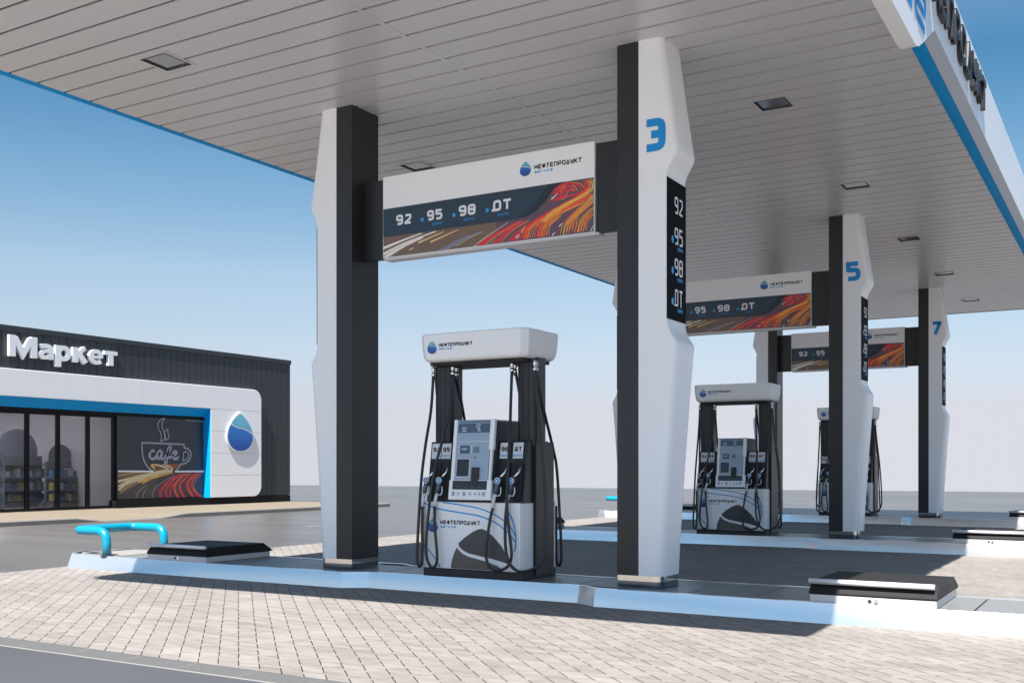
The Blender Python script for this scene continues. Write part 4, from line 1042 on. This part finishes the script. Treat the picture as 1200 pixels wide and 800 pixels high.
def stand(x, y, label):
    t = thing('display_stand', label, 'display stand', (SX + x, y, PZ + .012), 'pale display stands with three round pictures')
    mb = MB(); mb.prism(rrect(-.235, .235, 0, 1.42, .05), lambda a, b_, n: (n, a, b_), -.12, .12, 'stand'); mb.build('stand_body', t)
    for z in (.30, .72, 1.14):
        mb = MB(); c = lambda r_, e=1.: [(r_ * math.cos(R(15 * k)), z + e * r_ * math.sin(R(15 * k))) for k in range(24)]; f_ = lambda a, b_, n: (.12 + n, a, b_)
        mb.face(c(.185), f_, .002, 'ring'); mb.face(c(.16), f_, .003, 'stand'); mb.face([p for p in c(.14)], f_, .004, 'ringb'); mb.face([(-.15, z - .02), (.15, z - .02), (.15, z + .02), (-.15, z + .02)], f_, .005, 'ring'); mb.build('round_picture', t, recalc=False)
    return t
s1 = stand(-.75, 15.42, 'left of two pale stands with round blue pictures, at the photo edge behind glass')
s2 = copy_tree(s1); s2.location = (SX - .75, 16.05, PZ + .012); s2['label'] = 'right of two pale stands with round blue pictures, nearest to the door'

# ------------------------------------------------------------------ sky, sun, camera
w = bpy.data.worlds.new('World'); S.world = w; w.use_nodes = True; nt = w.node_tree
bg = nt.nodes['Background']
sun_dir = Vector((.10, -.615, 1.0)).normalized()
el = math.asin(sun_dir.z); az = math.atan2(sun_dir.x, sun_dir.y)
sky = _n(nt, 'ShaderNodeTexSky', sky_type='NISHITA'); sky.sun_disc = False; sky.sun_elevation = el; sky.sun_rotation = az
sky.altitude = 0; sky.air_density = 1.0; sky.dust_density = .3; sky.ozone_density = 1.0
tc = _n(nt, 'ShaderNodeTexCoord'); sp = _n(nt, 'ShaderNodeSeparateXYZ'); nt.links.new(tc.outputs['Generated'], sp.inputs['Vector'])
q = NM(nt); zc2 = q.op('MAXIMUM', sp.outputs['Z'], .052)       # below the horizon the air keeps the horizon's colour
cb_ = _n(nt, 'ShaderNodeCombineXYZ'); nt.links.new(sp.outputs['X'], cb_.inputs['X']); nt.links.new(sp.outputs['Y'], cb_.inputs['Y']); nt.links.new(zc2, cb_.inputs['Z'])
nm_ = _n(nt, 'ShaderNodeVectorMath', operation='NORMALIZE'); nt.links.new(cb_.outputs['Vector'], nm_.inputs[0]); nt.links.new(nm_.outputs['Vector'], sky.inputs['Vector'])
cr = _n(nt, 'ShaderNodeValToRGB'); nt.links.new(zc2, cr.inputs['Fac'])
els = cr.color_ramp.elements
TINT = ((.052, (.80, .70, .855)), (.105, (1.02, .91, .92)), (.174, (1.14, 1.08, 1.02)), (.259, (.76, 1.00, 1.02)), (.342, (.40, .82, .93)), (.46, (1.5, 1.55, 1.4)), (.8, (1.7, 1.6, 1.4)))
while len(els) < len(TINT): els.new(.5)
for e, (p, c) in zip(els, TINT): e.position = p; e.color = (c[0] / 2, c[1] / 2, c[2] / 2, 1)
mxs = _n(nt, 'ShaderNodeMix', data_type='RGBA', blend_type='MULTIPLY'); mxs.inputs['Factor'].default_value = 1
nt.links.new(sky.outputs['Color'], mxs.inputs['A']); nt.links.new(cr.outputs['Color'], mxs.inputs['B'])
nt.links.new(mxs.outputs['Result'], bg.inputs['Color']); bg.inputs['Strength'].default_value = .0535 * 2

sl = bpy.data.lights.new('Sun', 'SUN'); sl.energy = 5.0; sl.angle = R(.53); sl.color = (1.0, .955, .90)
so = bpy.data.objects.new('sun', sl); COL.objects.link(so); so.rotation_euler = sun_dir.to_track_quat('Z', 'Y').to_euler(); so.location = (5, -10, 30)

cd = bpy.data.cameras.new('Camera'); cam = bpy.data.objects.new('camera', cd); COL.objects.link(cam); S.camera = cam
cam.location = (0, 0, 1.21); cam.rotation_euler = (R(90), 0, math.atan2(.5081, .8613))
cd.sensor_width = 36; cd.lens = 36 * 1245 / 1200; cd.shift_y = 147 / 1200; cd.clip_end = 2000; cd.clip_start = .05

S.view_settings.view_transform = 'Standard'; S.view_settings.look = 'None'; S.view_settings.exposure = 1.3; S.view_settings.gamma = 1
S.cycles.max_bounces = 10; S.cycles.diffuse_bounces = 6; S.cycles.glossy_bounces = 5; S.cycles.transparent_max_bounces = 12
S.cycles.use_denoising = True; S.cycles.caustics_reflective = False; S.cycles.caustics_refractive = False; S.cycles.blur_glossy = .5
S.cycles.sample_clamp_indirect = 8
